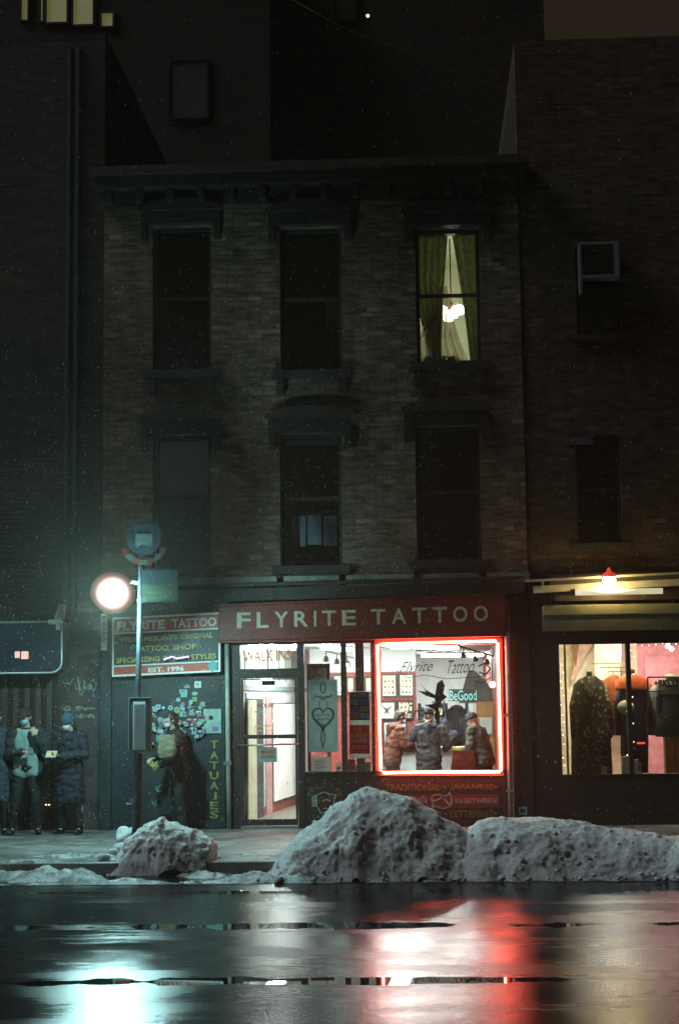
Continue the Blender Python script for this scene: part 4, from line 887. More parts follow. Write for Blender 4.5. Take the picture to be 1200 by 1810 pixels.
# window of the clothes shop
mC = M('shop_frame', (.016, .013, .010), .5, var=.3); f = MB(); e = .03
f.box(wx0, wx0+.012, .0, .12, wz0, wz1).box(wx0+.013, wx1, .0, .12, wz0, wz0+e).box(wx0+.013, wx1, .0, .12, wz1-e, wz1); a = P(1108.5, 1250).x; b = P(1116.5, 1250).x; f.box(a, b, -.01, .12, wz0+e+.001, wz1-e-.001)
cf = thing('shop_window', 'wide clothes shop display window with a thin dark mullion', 'window', ((wx0+wx1)/2, .03, wz0)); f.build('frame', mC, cf); MB().box(wx0+.013, wx1, .07, .076, wz0+e, wz1-e).build('glass_pane', mGLASS, cf)
cr = thing('clothes_shop_interior', 'bright cream and pink room of the clothes shop behind its window', 'room', ((wx0+wx1)/2, 1, 0))
cz0, cz1 = wz0-.25, wz1+.45; cx0, cx1 = wx0-.02, wx1+.1
MB().box(cx0, cx1, .31, 3.6, cz0, cz0+.05).build('floor', mIFLR, cr); MB().box(cx0, cx1, .31, 3.6, cz1, cz1+.05).build('ceiling', M('shop_ceiling', (.7, .62, .5), .7), cr)
MB().box(cx0-.05, cx0-.002, .31, 3.6, cz0, cz1).build('left_wall', M('cream_wall', (.60, .56, .34), .8), cr)
pj = P(1128, 1250, 3.3).x
MB().box(cx0, pj, 3.3, 3.35, cz0+.051, cz1-.002).build('cream_rear_wall', M('cream_wall2', (.68, .66, .52), .8), cr); MB().box(pj+.002, cx1, 3.3, 3.35, cz0+.051, cz1-.002).build('pink_rear_wall', M('pink_wall', (.60, .30, .34), .8), cr)
x0, x1, z0, z1 = S(1140, 1160, 1230, 1230, 3.2); MB().box(x0, x1, 3.25, 3.29, z0, z1).build('wall_panel', M('pink_panel', (.66, .34, .38), .6), cr, bevel=.03)
MB().box(cx1, cx1+.05, .31, 3.6, cz0, cz1).build('right_wall', M('pink_side', (.55, .24, .32), .8), cr)
m_ = MB(); q = [P(a, b, 3.0) for a, b in ((1008, 1128), (1024, 1128), (1019, 1168), (1017, 1180))]; m_.prism([(p.x, p.z) for p in q][::-1], 3.0, 3.03)
q = [P(a, b, 3.1) for a, b in ((1024, 1128), (1055, 1128), (1030, 1165), (1016, 1198), (1007, 1205))]; m_.build('brown_drape', M('brown_drape', (.16, .09, .03), .8), cr)
m_ = MB(); m_.prism([(p.x, p.z) for p in q][::-1], 3.12, 3.15); m_.build('rose_drape', M('rose_drape', (.50, .34, .25), .8), cr)
MB().box(P(998, 1250, .5).x, P(1001.5, 1250, .5).x, .45, .5, cz0, cz1).build('gold_post', M('gold_post', (.28, .17, .05), .5), cr)
curtain([(1050, 1120), (1050, 1300)], [(1098, 1120), (1098, 1300)], 2.9, M('white_curtain', (.78, .80, .74), .8), 'white_curtain', cr, folds=6, amp=.03)
def cl(label, px, Y, w, d_, mat):
    q = P(px, 1120, Y); t_ = thing('ceiling_light', label, 'ceiling light', (q.x, Y, cz1), 'ceiling fittings of the clothes shop'); MB().box(q.x-w/2-.02, q.x+w/2+.02, Y-d_/2-.02, Y+d_/2+.02, cz1-.03, cz1-.002).build('housing', mWHITE, t_); MB().box(q.x-w/2, q.x+w/2, Y-d_/2, Y+d_/2, cz1-.06, cz1-.031).build('diffuser', mat, t_)
cl('white ceiling fitting above the cream side of the clothes shop', 1075, 1.9, .8, .25, EM('cool_panel_glow', (1, 1, .88), 60)); cl('warm ceiling fitting behind the first dark coat of the clothes shop', 1020, 1.2, .35, .2, EM('warm_panel_glow', (1, .80, .40), 130))
cl('added warm fill light right behind the glass above the mannequins', 1090, .52, 1.6, .12, EM('front_fill_glow', (1, .88, .6), 55))  # fill lamp added to brighten the mannequins from above the front
cl('pink ceiling fitting above the pink side of the clothes shop', 1180, 2.0, .8, .25, EM('pink_panel_glow', (1, .50, .50), 30))
for k, (px, py) in enumerate(((1179, 1142), (1186, 1147))):
    q = P(px, py, 2.4); t_ = thing('pendant_bulb', ['upper', 'lower'][k]+' of the two white bulbs before the pink wall', 'lamp', q, 'white bulbs before the pink wall'); MB().ball(q, .035, 8).build('bulb', mLAMPW, t_, smooth=True); MB().tube([q+Vector((0, 0, .03)), (q.x, q.y, cz1)], .004).build('cord', mBLACKP, t_)
# garments
def pattern(name, c1, c2, c3, scale):
    t = NT(name); v = t.node('TexVoronoi'); v.inputs['Scale'].default_value = scale; t.link(t.tc, v.inputs['Vector']); m_ = t.ramp(v.outputs['Distance'], [(.25, 1), (.4, 0)]); n_ = t.ramp(t.noise(scale*.5, 4), [(.48, 0), (.52, 1)])
    t.link(t.mix(m_, c1, t.mix(n_, c2, c3)), t.b.inputs['Base Color']); t.b.inputs['Roughness'].default_value = .8; return t.mat
mCAMO = pattern('floral_fabric', (.018, .018, .012), (.30, .26, .10), (.10, .11, .07), 14)
def mannequin(label, px, top, bot, prof, Y, mat, sleeves=True):
    t_, p0, p1 = garment('dressed_mannequin', label, px, top, bot, prof, Y, mat, 'mannequin', 'dressed mannequins in the clothes shop window', sleeves, hang=False); MB().lathe([(.05, -.04), (.045, .03), (.05, .07), (.02, .08)], p0, 12).build('neck', mBLACKP, t_, smooth=True)
    MB().tube([(p0.x, Y, cz0+.05), (p0.x, Y, p1.z+.1)], .02).build('stand', mSTEEL, t_); return t_, p0, p1
t_, p0, p1 = mannequin('mannequin in a long dark floral coat, leftmost in the clothes shop window', 1041, 1195, 1372, [(0, .07, .07), (.03, .16, .10), (.09, .25, .13), (.3, .29, .15), (.6, .30, .16), (1, .31, .17)], .75, mCAMO)
c_ = MB(); 
for s_ in (-1, 1): c_.prism([(p0.x+s_*.02, p0.z-.30), (p0.x+s_*.13, p0.z-.05), (p0.x+s_*.06, p0.z+.01), (p0.x+s_*.0, p0.z-.2)][::-s_], .58, .60)
c_.build('scarf_lapel', M('pale_scarf', (.30, .32, .20), .7, var=.6, scale=20), t_)
t_, p0, p1 = mannequin('mannequin in a dark dress with bright orange shoulders behind the mullion', 1116, 1192, 1366, [(0, .06, .06), (.02, .14, .09), (.07, .22, .12), (.3, .20, .13), (.45, .17, .12), (.6, .20, .14), (.8, .21, .14), (1, .19, .12)], .80, M('black_dress', (.016, .014, .02), .7))
MB().loft([[(p0.x+w*math.cos(6.283*j/20), .80-d_*math.sin(6.283*j/20), p0.z-h) for j in range(20)] for w, d_, h in ((.07, .07, -.01), (.17, .11, .03), (.25, .14, .10), (.262, .15, .2), (.255, .15, .235))]).build('orange_yoke', M('orange_yoke', (.62, .12, .03), .7, var=.15, scale=18), t_, smooth=True)
MB().ball((p0.x-.13, .62, p0.z-.50), (.13, .05, .11), 10).build('white_pouch', M('pouch', (.34, .38, .30), .6, var=.3, scale=14), t_, smooth=True)
MB().box(p0.x+.02, p0.x+.14, .62, .65, p0.z-1.05, p0.z-1.02).build('red_buckle', EM('red_buckle_glow', (1, .06, .03), .9), t_)  # buckle given a red glow of its own
t_, p0, p1 = garment('hanging_jacket', 'tan and rust jacket hanging between the floral coat and the orange shoulders', 1083, 1192, 1300, [(0, .03, .05), (.04, .09, .07), (.14, .17, .09), (.5, .16, .1), (1, .12, .09)], 1.15, M('rust_jacket', (.30, .09, .03), .8, var=.5, scale=6), 'jacket')
t_, p0, p1 = garment('hanging_jacket', 'mustard jacket hanging between the pouch and the clothes rack', 1140, 1204, 1290, [(0, .03, .05), (.05, .09, .07), (.14, .14, .09), (.5, .13, .1), (1, .12, .09)], 1.3, M('mustard_jacket', (.34, .22, .05), .8, var=.4, scale=8), 'jacket')
t_, p0, p1 = garment('hanging_jacket', 'pale blue denim jacket hanging just right of the rack post', 1158, 1212, 1300, [(0, .03, .05), (.05, .07, .07), (.14, .10, .09), (.5, .10, .1), (1, .09, .09)], .95, M('denim_jacket', (.22, .28, .30), .8, var=.4, scale=8), 'jacket')
t_, p0, p1 = garment('hanging_dress', 'white lettered shirt over a grey checked skirt on the right rack', 1186, 1192, 1302, [(0, .05, .05), (.05, .13, .08), (.13, .19, .1), (.31, .19, .11), (.33, .20, .12), (.7, .24, .14), (1, .26, .15)], .6, pattern('checked_skirt', (.06, .065, .06), (.20, .23, .20), (.16, .08, .20), 60), 'dress', hang=True)
MB().loft([[(p0.x+w*math.cos(6.283*j/20), .60-d_*math.sin(6.283*j/20), p0.z-h) for j in range(20)] for w, d_, h in ((.06, .06, -.01), (.15, .10, .05), (.21, .13, .12), (.222, .14, .30))]).build('shirt', M('white_shirt', (.42, .44, .34), .8), t_, smooth=True)
textpx('+BKLYN', 1155, 1201, 1203, 1214, .44, mINK, 'lettering', t_, bold=.04, Yp=.44)
MB().box(P(1178, 0, .6).x, P(1192, 0, .6).x, .56, .64, P(1185, 1193, .6).z, P(1185, 1188, .6).z).build('hanger_head', mBLACKP, t_)
rk = thing('clothes_rack', 'thin black metal clothes rack at the right of the clothes shop', 'rack', P(1170, 1365, .5)); a = P(1144, 1197, .5); b = P(1144, 1366, .5); c = P(1240, 1197, .5); d = P(1146, 1222, .5)
MB().tube([a, b], .012).tube([a, c], .012).tube([d, (c.x, .5, d.z)], .009).tube([(a.x, .52, b.z), (a.x, .52, cz0+.05)], .012).build('frame', mBLACKP, rk)
rl = thing('brass_rail', 'stepped brass clothes rail against the white curtain', 'rail', P(1080, 1180, 1.6)); m_ = MB()
for pts in ([(1046, 1173), (1095, 1172), (1097, 1190)], [(1060, 1180), (1110, 1179)], [(1075, 1187), (1108, 1186)]): m_.tube([P(a, b, 1.6) for a, b in pts], .010)
p_ = P(1097, 1185, 1.6); m_.tube([p_, (p_.x, 1.6, cz0+.05)], .012); m_.build('rail', M('brass', (.30, .24, .08), .35, metal=.7), rl)
for k, (px, w, c) in enumerate(((1106, .05, (.50, .50, .40)), (1124, .03, (.55, .58, .48)), (1130, .03, (.5, .2, .15)), (1068, .03, (.4, .36, .2)))):
    q = P(px, 1366, .4); bk = thing('upright_book', ['pale book standing left of the mullion foot', 'white book standing right of the mullion foot', 'red book leaning beside the white one', 'small tan book standing under the floral coat'][k], 'book', q, 'books low in the clothes shop window'); MB().prismz([(q.x-w, .38), (q.x+w, .38), (q.x+w, .55), (q.x-w, .55)], wz0+.004, wz0+.27-.05*k).build('cover', M('book', c, .6), bk); MB().box(q.x-w*.8, q.x+w*.8, .374, .379, wz0+.02, wz0+.05).build('label', mPAPER, bk)
for k, px in enumerate((1182, 1200)): q = P(px, 1330, .9); o = thing('shoe_box', ['left', 'right'][k]+' tan box stacked under the checked skirt', 'box', q, 'tan boxes under the checked skirt'); MB().box(q.x-.07, q.x+.07, .8, 1.0, wz0+.003, P(px, 1304, .9).z).build('body', M('tan_box', (.30, .17, .06), .6, var=.3), o); MB().box(q.x-.075, q.x+.075, .795, 1.005, P(px, 1304, .9).z+.001, P(px, 1304, .9).z+.03).build('lid', M('tan_lid', (.26, .15, .06), .6), o)
# string lights
mSTR = EM('string_bulb_glow', (1, .86, .5), 5)
def string_lights(label, pts, name='string_light', Y=.22):
    q = [P(a, b, Y) for a, b in pts]; t_ = thing(name, label, 'string lights', q[0]); MB().tube(q, .0025, 4).build('cord', mBLACKP, t_)
    for p in q: MB().ball(p+Vector((0, -.008, 0)), .0085, 5).build('bulb', mSTR, t_)
r2 = random.Random(4)
string_lights('string of tiny warm bulbs down the left edge of the clothes shop window', [(992+3*math.sin(k*2.1)+k*.2, 1178+13.7*k+r2.uniform(-4, 4)) for k in range(15)])
string_lights('string of tiny warm bulbs hanging beside the mullion', [(1113+6*math.sin(k*1.9), 1146+12*k+r2.uniform(-4, 4)) for k in range(19)])
string_lights('string of tiny warm bulbs along the window sill of the clothes shop', [(1062+13*k+r2.uniform(-3, 3), 1369.5) for k in range(12)])
string_lights('string of tiny warm bulbs across the top of the pink side', [(1122+12*k, 1139+2.5*math.sin(k)) for k in range(8)])
# roller shutter box, awning beams, tube
x0 = P(960, 1090, -.25).x; zt0, zt1 = P(1080, 1068, -.3).z, P(1080, 1086, -.3).z
sb = thing('shutter_box', 'long olive roller shutter box above the clothes shop window', 'shutter box', (6, -.2, zt1)); e = .0
MB().box(x0, NX1-1, -.32, .025, zt1-.0, zt0).build('lid', M('olive_metal', (.22, .22, .12), .5, var=.25, scale=3), sb, bevel=.01); MB().box(x0, NX1-1, -.26, .025, P(1080, 1114, -.26).z, zt1-.004).build('face', M('olive_metal_dark', (.115, .115, .075), .55, var=.25, scale=3), sb)
aw = thing('retracted_awning', 'retracted awning with thin pale beams across the top of the clothes shop', 'awning', (6, -.4, 3.5))
def beam(pa, pb, Y, th, dp, mat, name, end=NX1-1.2):
    a, b = P(*pa, Y), P(*pb, Y); k = (b.z-a.z)/(b.x-a.x); zb_ = a.z+k*(end-a.x); m_ = MB(); m_.prism([(a.x, a.z-th), (end, zb_-th), (end, zb_), (a.x, a.z)], Y, Y+dp); return m_.build(name, mat, aw)
mBEAM = M('awning_cream', (.45, .42, .30), .5, var=.2)
beam((929, 1025), (1200, 1011), -.55, .03, .05, mBEAM, 'front_bar'); beam((943, 1036), (1200, 1023), -.42, .10, .12, mBEAM, 'roller_tube'); MB().box(P(929, 0, -.55).x, P(929, 0, -.55).x+.02, -.54, -.4, P(929, 1040, -.55).z, P(929, 1025, -.55).z).build('end_cap', mBEAM, aw)
MB().box(P(945, 0, -.4).x, NX1-1.2, -.29, .025, P(1000, 1062, -.3).z, P(1000, 1014, -.3).z).build('hood', mTRIM, aw)
a, b = P(1016, 1047.5, -.62), P(1170, 1044.5, -.62); tb = thing('tube_lamp', 'pale yellow fluorescent tube under the awning beams', 'lamp', (a+b)/2); MB().tube([a, b], .042, 12).build('tube', EM('pale_tube_glow', (.95, .92, .55), .62), tb, smooth=True)
MB().box(a.x-.06, a.x-.005, -.66, -.44, a.z-.04, a.z+.05).box(b.x+.005, b.x+.03, -.66, -.44, b.z-.04, b.z+.05).build('bracket', mBLACKP, tb)
# glaring bulb with an added red halo cap
q = P(1076, 1025, -.72); bl = thing('bulb_lamp', 'small glaring bulb with an added red halo cap over the clothes shop', 'lamp', q)
MB().ball(q, (.09, .07, .065), 10).build('bulb', EM('glaring_bulb_glow', (1, .72, .28), 190), bl, smooth=True)
MB().lathe([(.095, .040), (.115, .05), (.09, .09), (.04, .12), (.015, .18)], q, 16).build('lamp_shade', M('red_halo', (.40, .03, .012), .5, emit=(1, .07, .02), es=.55), bl, smooth=True)  # made-up cap; its red glow stands in for the bulb's halation
MB().tube([q+Vector((0, 0, .22)), q+Vector((0, .2, .3)), (q.x, -.003, q.z+.25)], .012).build('arm', mBLACKP, bl)
# painted marks on the dark wall between the shops
for k, (cx, cy, w, h, m_) in enumerate(((948, 1262, 16, 16, mG5), (952, 1290, 22, 14, mG5), (946, 1305, 14, 8, mG5))): scrib(cx, cy, w, h, 3, 20+k, m_, .026, 'graffiti', rbld, .010)
for px, py in ((951, 1337), (981, 1347), (930, 1259)): q = P(px, py); MB().lathe([(.02, -.004), (.02, .0)], (q.x, .0265, q.z), 8, 'y').build('sticker', cols_s[1], rbld)

# ------------------------------------------------------------------ left-hand building
LX1 = BX0-.012; LX0 = -12
lb_ = thing('corner_building', 'dark building at the left with slatted wall where people wait', 'building', ((LX0+LX1)/2, 0, 0))
z3 = P(60, 1090).z; lh = P(100, -60).z
LH = P(60, 72).z
MB().box(LX0, LX1, .06, .3, z3+.003, LH).build('wall', brick_mat('left_soot_brick', (.15, .11, .075)), lb_); MB().box(LX0, LX0+.3, .31, 12, 0, LH).build('side_wall', mSIDEDARK, lb_); MB().box(LX1-.3, LX1, .31, 12, 0, LH).build('side_wall', mSIDEDARK, lb_); MB().box(LX0, LX1, .06, 12, LH+.003, LH+.12).build('roof', mSIDEDARK, lb_)
xs = P(104, 1300).x; MB().box(LX0, xs, .10, .3, 0, z3).build('slatted_wall', slat_wall('red_slats', (.030, .010, .009), (.06, .025, .022), .17), lb_)
MB().box(xs+.002, LX1, .05, .3, 0, z3).build('painted_wall', M('maroon_wall', (.055, .032, .032), .6, var=.5, scale=3, bump=.3), lb_)
for px in (118, 133): xq = P(px, 600).x; MB().box(xq-.03, xq+.03, .02, .057, z3+.02, LH-.1).build('vertical_strip', M('strip', (.05, .048, .045), .6), lb_)
MB().box(P(178, 1300).x-.02, LX1, -.06, .045, 0, P(180, 1040).z).build('corner_pier', mDARKW, lb_)
scrib(150, 1213, 30, 36, 4, 31, mG3, .046, 'graffiti', lb_, .012); scrib(165, 1212, 14, 20, 2, 32, mG3, .043, 'graffiti', lb_, .014); scrib(136, 1222, 26, 14, 3, 33, mG4, .046, 'graffiti', lb_, .02)
scrib(137, 1252, 54, 8, 7, 34, mG3, .046, 'graffiti', lb_, .013); scrib(152, 1266, 30, 8, 5, 35, mG3, .043, 'graffiti', lb_, .012); scrib(170, 1230, 9, 14, 2, 36, mG5, .046, 'graffiti', lb_, .02); scrib(120, 1205, 16, 10, 2, 37, mG3, .043, 'graffiti', lb_, .01)
# rounded hanging panel with red display
x0, x1, z0, z1 = S(-70, 1099, 110, 1190, -.45); zc = z0
rp = thing('hanging_canopy', 'dark rounded panel with thin pale rim hanging over the waiting people', 'awning', ((x0+x1)/2, -.3, z0))
rr_ = .16; pts = [(x0, z0)]+[(x1-rr_+rr_*math.cos(a), z0+rr_+rr_*math.sin(a)) for a in [-1.5708+k*1.5708/8 for k in range(9)]]+[(x1, z1), (x0, z1)]
m_ = MB(); m_.prism(pts, -.45, .05); m_.build('panel', M('panel_navy', (.018, .022, .034), .35, var=.3, scale=3), rp)
MB().tube([(x, -.455, z) for x, z in pts[:-1]], .013, 8).build('rim', M('pale_rim', (.50, .60, .60), .35, metal=.4), rp, smooth=True); MB().tube([(x0, -.44, z1-.01), (x1, -.44, z1-.01)], .018).build('top_bar', M('dull_bar', (.16, .20, .19), .5), rp)
ld = thing('led_display', 'small red glowing two block display on the rounded dark panel', 'display', P(39, 1160, -.47))
for a, b, c, d in ((27, 1151.5, 36, 1163), (38.5, 1151.5, 51, 1165)):
    xa, xb, za, zb_ = S(a, b, c, d, -.46); w = (xb-xa)/3; h = (zb_-za)/4
    bk = MB().box(xa-.004, xb+.004, -.458, -.452, za-.004, zb_+.004).build('block', mBLACKP, ld); g = MB()
    for i in range(3):
        for j in range(4): g.box(xa+w*i+.002, xa+w*(i+1)-.002, -.464, -.459, za+h*j+.002, za+h*(j+1)-.002)
    g.build('lit_cells', EM('red_led_glow', (1, .07, .03), 1.1), bk)
# lantern above the panel corner
q = P(103, 1095, -.5); cm_ = thing('unlit_lantern', 'pale unlit lamp head above the corner of the rounded dark panel', 'lamp', q); mPL = M('pale_plastic', (.42, .50, .50), .4, var=.1)
MB().prism([(q.x-.05, q.z), (q.x+.09, q.z), (q.x+.11, q.z+.22), (q.x+.02, q.z+.22)], -.56, -.42).build('head', mPL, cm_, bevel=.02); MB().box(q.x-.13, q.x+.06, -.6, -.4, q.z-.07, q.z-.004).build('base', mPL, cm_, bevel=.02); MB().box(q.x-.03, q.x+.03, -.5, -.44, q.z-.15, q.z-.071).build('socket', mPL, cm_)
# low string of warm lamps on the slats, white board, wall shelf
t_ = thing('string_light', 'low row of tiny warm bulbs behind the waiting people', 'string lights', P(60, 1422)); 
for px in (2, 13, 64.5, 70, 82, 87.5): q = P(px, 1422.5, .06); MB().ball(q, (.016, .012, .009), 6).build('bulb', EM('low_bulb_glow', (1, .6, .3), 3), t_)
MB().tube([P(-20, 1421, .085), P(95, 1422, .085)], .005, 5).build('cord', mBLACKP, t_)
q0_ = P(10, 1440, -.15); bd = thing('white_board', 'pale board leaning on the wall at the far left', 'board', (q0_.x, -.1, 0)); x0, x1, z0, z1 = S(-6, 1404, 31, 1463, -.12)
MB().prism([(x0, .012), (x1, .012), (x1-.03, z1+.05), (x0+.16, z1-.02), (x0, z1)], -.12, -.09).build('sheet', M('pale_board', (.32, .45, .36), .6, var=.3), bd); MB().box(x0+.05, x0+.09, -.125, -.121, .1, z1-.1).build('grime_strip', mRUST, bd)
# backdrop buildings
def tower(label, x0, x1, y0, y1, h, mat, wins, lit, wmat):
    t_ = thing('apartment_building', label, 'building', ((x0+x1)/2, (y0+y1)/2, 0)); MB().box(x0, x1, y0, y1, -.1, h).build('wall', mat, t_); MB().box(x0-.1, x1+.1, y0-.15, y1, h+.003, h+.3).build('roof', mTRIM, t_)
    for k, (a, b, c, d, l_) in enumerate(wins):
        xa, xb, za, zb_ = S(a, b, c, d, y0-.01); w = MB(); e = .05; w.box(xa-e, xa, y0-.06, y0-.002, za-e, zb_+e).box(xb, xb+e, y0-.06, y0-.002, za-e, zb_+e).box(xa, xb, y0-.06, y0-.002, za-e, za).box(xa, xb, y0-.06, y0-.002, zb_, zb_+e)
        wn = w.build('window', mTRIM, t_); MB().box(xa, xb, y0-.03, y0-.003, za, zb_).build('pane', lit if l_ else wmat, wn)
    return t_
mLW = EM('dim_window_glow', (.5, .48, .14), .19); mLW2 = M('dim_blind', (.075, .08, .085), .8)
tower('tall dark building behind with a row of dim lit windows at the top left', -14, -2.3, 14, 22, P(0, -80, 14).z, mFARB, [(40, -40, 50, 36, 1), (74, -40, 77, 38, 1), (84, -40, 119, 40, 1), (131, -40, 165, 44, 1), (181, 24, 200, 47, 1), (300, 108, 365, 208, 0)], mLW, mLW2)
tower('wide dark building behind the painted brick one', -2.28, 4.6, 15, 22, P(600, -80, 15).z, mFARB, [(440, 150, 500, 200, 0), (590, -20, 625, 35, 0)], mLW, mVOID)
q = P(650, 28, 13); sl_ = thing('roof_lamp', 'tiny bright lamp high up between the dark buildings', 'lamp', q); MB().ball(q, .035, 6).build('bulb', EM('roof_lamp_glow', (1, 1, .7), 8), sl_); MB().tube([q+Vector((0, 0, -.03)), (q.x, 15, q.z-.1)], .02).build('arm', mBLACKP, sl_)
a, b = P(560, 0, 4), P(1260, 300, -3); cb = []
a = P(780, 118, 3); b = P(905, 159, 3); n_ = (b-a)
cab = [a-n_*3+Vector((0, 0, .6)), a-n_*1.4+Vector((0, 0, .12)), a, a+n_*.5-Vector((0, 0, .02)), b, b+n_*1.5+Vector((0, 0, .35)), b+n_*3.5+Vector((0, 0, 1.6))]
o = MB().tube(cab, .010, 6).build('overhead_cable', M('cable_steel', (.25, .24, .15), .3, metal=.8), smooth=True); props(o, 'thin sagging wire catching light against the dark at the upper right', 'wire')

# ------------------------------------------------------------------ floodlight
LY = -2.6
lp = P(200, 1048, LY); fl_ = thing('floodlight', 'glaring white floodlight on an arm over the sidewalk', 'floodlight', lp)
LDIR = (Vector((-.6, -14, -.6))-Vector((lp.x, lp.y, lp.z))).normalized()
LDIR = Vector((.10, -.92, -.38)).normalized()
rot = LDIR.to_track_quat('Z', 'Y').to_matrix()
def TL(m_): m_.v = [tuple(lp+rot @ Vector(v)) for v in m_.v]; return m_
TL(MB().lathe([(.04, -.16), (.12, -.14), (.215, -.03), (.222, -.012), (.21, -.012), (.20, -.02), (.02, -.10)], (0, 0, 0), 24)).build('housing', M('lamp_housing', (.02, .022, .022), .5), fl_, smooth=True)
LENS = TL(MB().lathe([(.005, .03), (.12, .026), (.22, .014), (.30, .0), (.295, -.004), (.005, -.008)], (0, 0, 0), 24)).build('lens', EM('floodlight_glow', (.80, 1, .97), 110), fl_)
t = NT('lens_bloom_glow'); ln = t.node('VectorMath', operation='LENGTH'); t.link(t.tc, ln.inputs[0]); d2 = t.math('DIVIDE', ln.outputs['Value'], .082); g_ = t.math('EXPONENT', t.math('MULTIPLY', t.math('MULTIPLY', d2, d2), -1.0)); d3 = t.math('DIVIDE', ln.outputs['Value'], .135); g3 = t.math('EXPONENT', t.math('MULTIPLY', t.math('MULTIPLY', d3, d3), -1.0))  # emission falloff paints glare bloom and a pinkish ring on the widened lens
t.link(t.math('ADD', t.math('MULTIPLY_ADD', g_, 400, .03), t.math('MULTIPLY', g3, 6.0)), t.b.inputs['Emission Strength']); t.link(t.ramp(ln.outputs['Value'], [(.10, (.80, 1, .97)), (.16, (1, .78, .70)), (.22, (1, .60, .52))]), t.b.inputs['Emission Color']); t.b.inputs['Base Color'].default_value = (0, 0, 0, 1); t.b.inputs['Specular IOR Level'].default_value = 0; t.b.inputs['Roughness'].default_value = 1; LENS.data.materials[0] = t.mat
am = MB(); am.tube([lp-LDIR*.15, lp-LDIR*.22+Vector((.12, .05, .05)), (P(247, 1030, -2.64).x, -2.64, lp.z+.12)], .022); am.build('arm', mPOLE, fl_, smooth=True)
q = P(236, 1030, LY); MB().box(q.x-.05, q.x+.04, LY-.03, LY+.03, q.z-.015, q.z+.02).tube([(q.x, LY, q.z), (P(247, 1030, -2.64).x, -2.64, q.z)], .012).build('bracket', mSTEEL, fl_)
ld_ = bpy.data.lights.new('floodlight_beam', 'POINT'); lo = link(bpy.data.objects.new('floodlight_beam', ld_)); lo.parent = fl_; lo.location = LDIR*.34
lo.rotation_euler = (-LDIR).to_track_quat('Z', 'Y').to_euler(); ld_.energy = 560*LAMP_POWER; ld_.color = (.46, .96, .95); ld_.shadow_soft_size = .10

# ------------------------------------------------------------------ bus stop post
PYp = -4.6
PYp = -2.64; qb = P(238, 1500, PYp)
bp = thing('bus_stop_post', 'tall steel bus stop post with round sign and timetable box', 'bus stop', (qb.x, PYp, 0))
base = P(240, 1478, PYp); top = P(252, 925, PYp); k_ = (top.x-qb.x)/(top.z); 
def pxz(z): return qb.x+k_*z
MB().tube([(pxz(0), PYp, 0.0), (pxz(top.z), PYp, top.z)], .038, 12).build('pole', mPOLE, bp, smooth=True)
z0_ = 0; z1_ = P(245, 1332, PYp).z; MB().tube([(pxz(0)+.045, PYp+.05, 0), (pxz(z1_)+.045, PYp+.05, z1_)], .028, 10).build('stub_post', mRUST, bp, smooth=True)
x0, x1, z0, z1 = S(231, 1234, 265, 1328, PYp-.07); MB().box(x0, x1, PYp-.14, PYp-.042, z0, z1).build('timetable_case', M('case_teal', (.09, .15, .16), .4, metal=.4), bp, bevel=.008)
MB().box(x0+.05, x1-.045, PYp-.147, PYp-.142, z0+.02, z1-.045).build('timetable', M('timetable_paper', (.62, .70, .76), .5, var=.10, scale=60), bp)
m_ = MB()
for k in range(26): z = z0+.04+k*(z1-z0-.10)/26; m_.box(x0+.06, x1-.055, PYp-.1495, PYp-.1475, z, z+.003)
m_.build('printed_line', cols_s[2], bp)
MB().box(x1+.002, x1+.03, PYp-.14, PYp-.05, z0-.01, z1).build('case_edge', mRUST, bp); MB().box(x0-.012, x0-.002, PYp-.15, PYp-.05, z0, z1+.01).box(x0, x1, PYp-.15, PYp-.05, z1+.001, z1+.012).build('case_trim', M('case_trim', (.45, .50, .45), .4, metal=.5), bp)
# round sign
cs = P(255, 950, PYp-.06); w = .24
m_ = MB(); m_.lathe([(w, -.02), (w, 0)], (cs.x, PYp-.04, cs.z), 32, 'y'); m_.build('round_sign', M('sign_blue', (.005, .009, .014), .95, var=.1, spec=.02), bp)
icon = MB(); bw, bh = .115, .15; cx, cz = cs.x, cs.z+.02; ym = PYp-.062
def ring_(x0, x1, z0, z1, t_): icon.box(x0, x1, ym-.003, ym, z1-t_, z1).box(x0, x1, ym-.003, ym, z0, z0+t_).box(x0, x0+t_, ym-.003, ym, z0+t_, z1-t_).box(x1-t_, x1, ym-.003, ym, z0+t_, z1-t_)
ring_(cx-bw, cx+bw, cz-.12, cz+.15, .014); icon.box(cx-bw+.015, cx+bw-.015, ym-.003, ym, cz-.105, cz+.03); icon.box(cx-bw+.01, cx-bw+.05, ym-.003, ym, cz-.155, cz-.121).box(cx+bw-.05, cx+bw-.01, ym-.003, ym, cz-.155, cz-.121)
icon.build('bus_symbol', M('sign_pale', (.035, .045, .042), .95, spec=.02), bp)
cv = MB(); 
for k in range(7):
    a0 = -1.25+k*.357; a1 = a0+.34; cv.mi = 0 if k % 2 == 0 else 1
    f_ = lambda a_, r_: (cs.x+r_*math.sin(a_), cs.z-r_*math.cos(a_)*.98-.05)
    cv.prism([f_(a0, w+.02), f_(a1, w+.02), f_(a1, w+.09), f_(a0, w+.09)], PYp-.064, PYp-.056)
cv.build('red_white_chevron', [M('chev_red', (.026, .006, .005), .95, spec=.02), M('chev_white', (.014, .016, .014), .95, spec=.02)], bp)
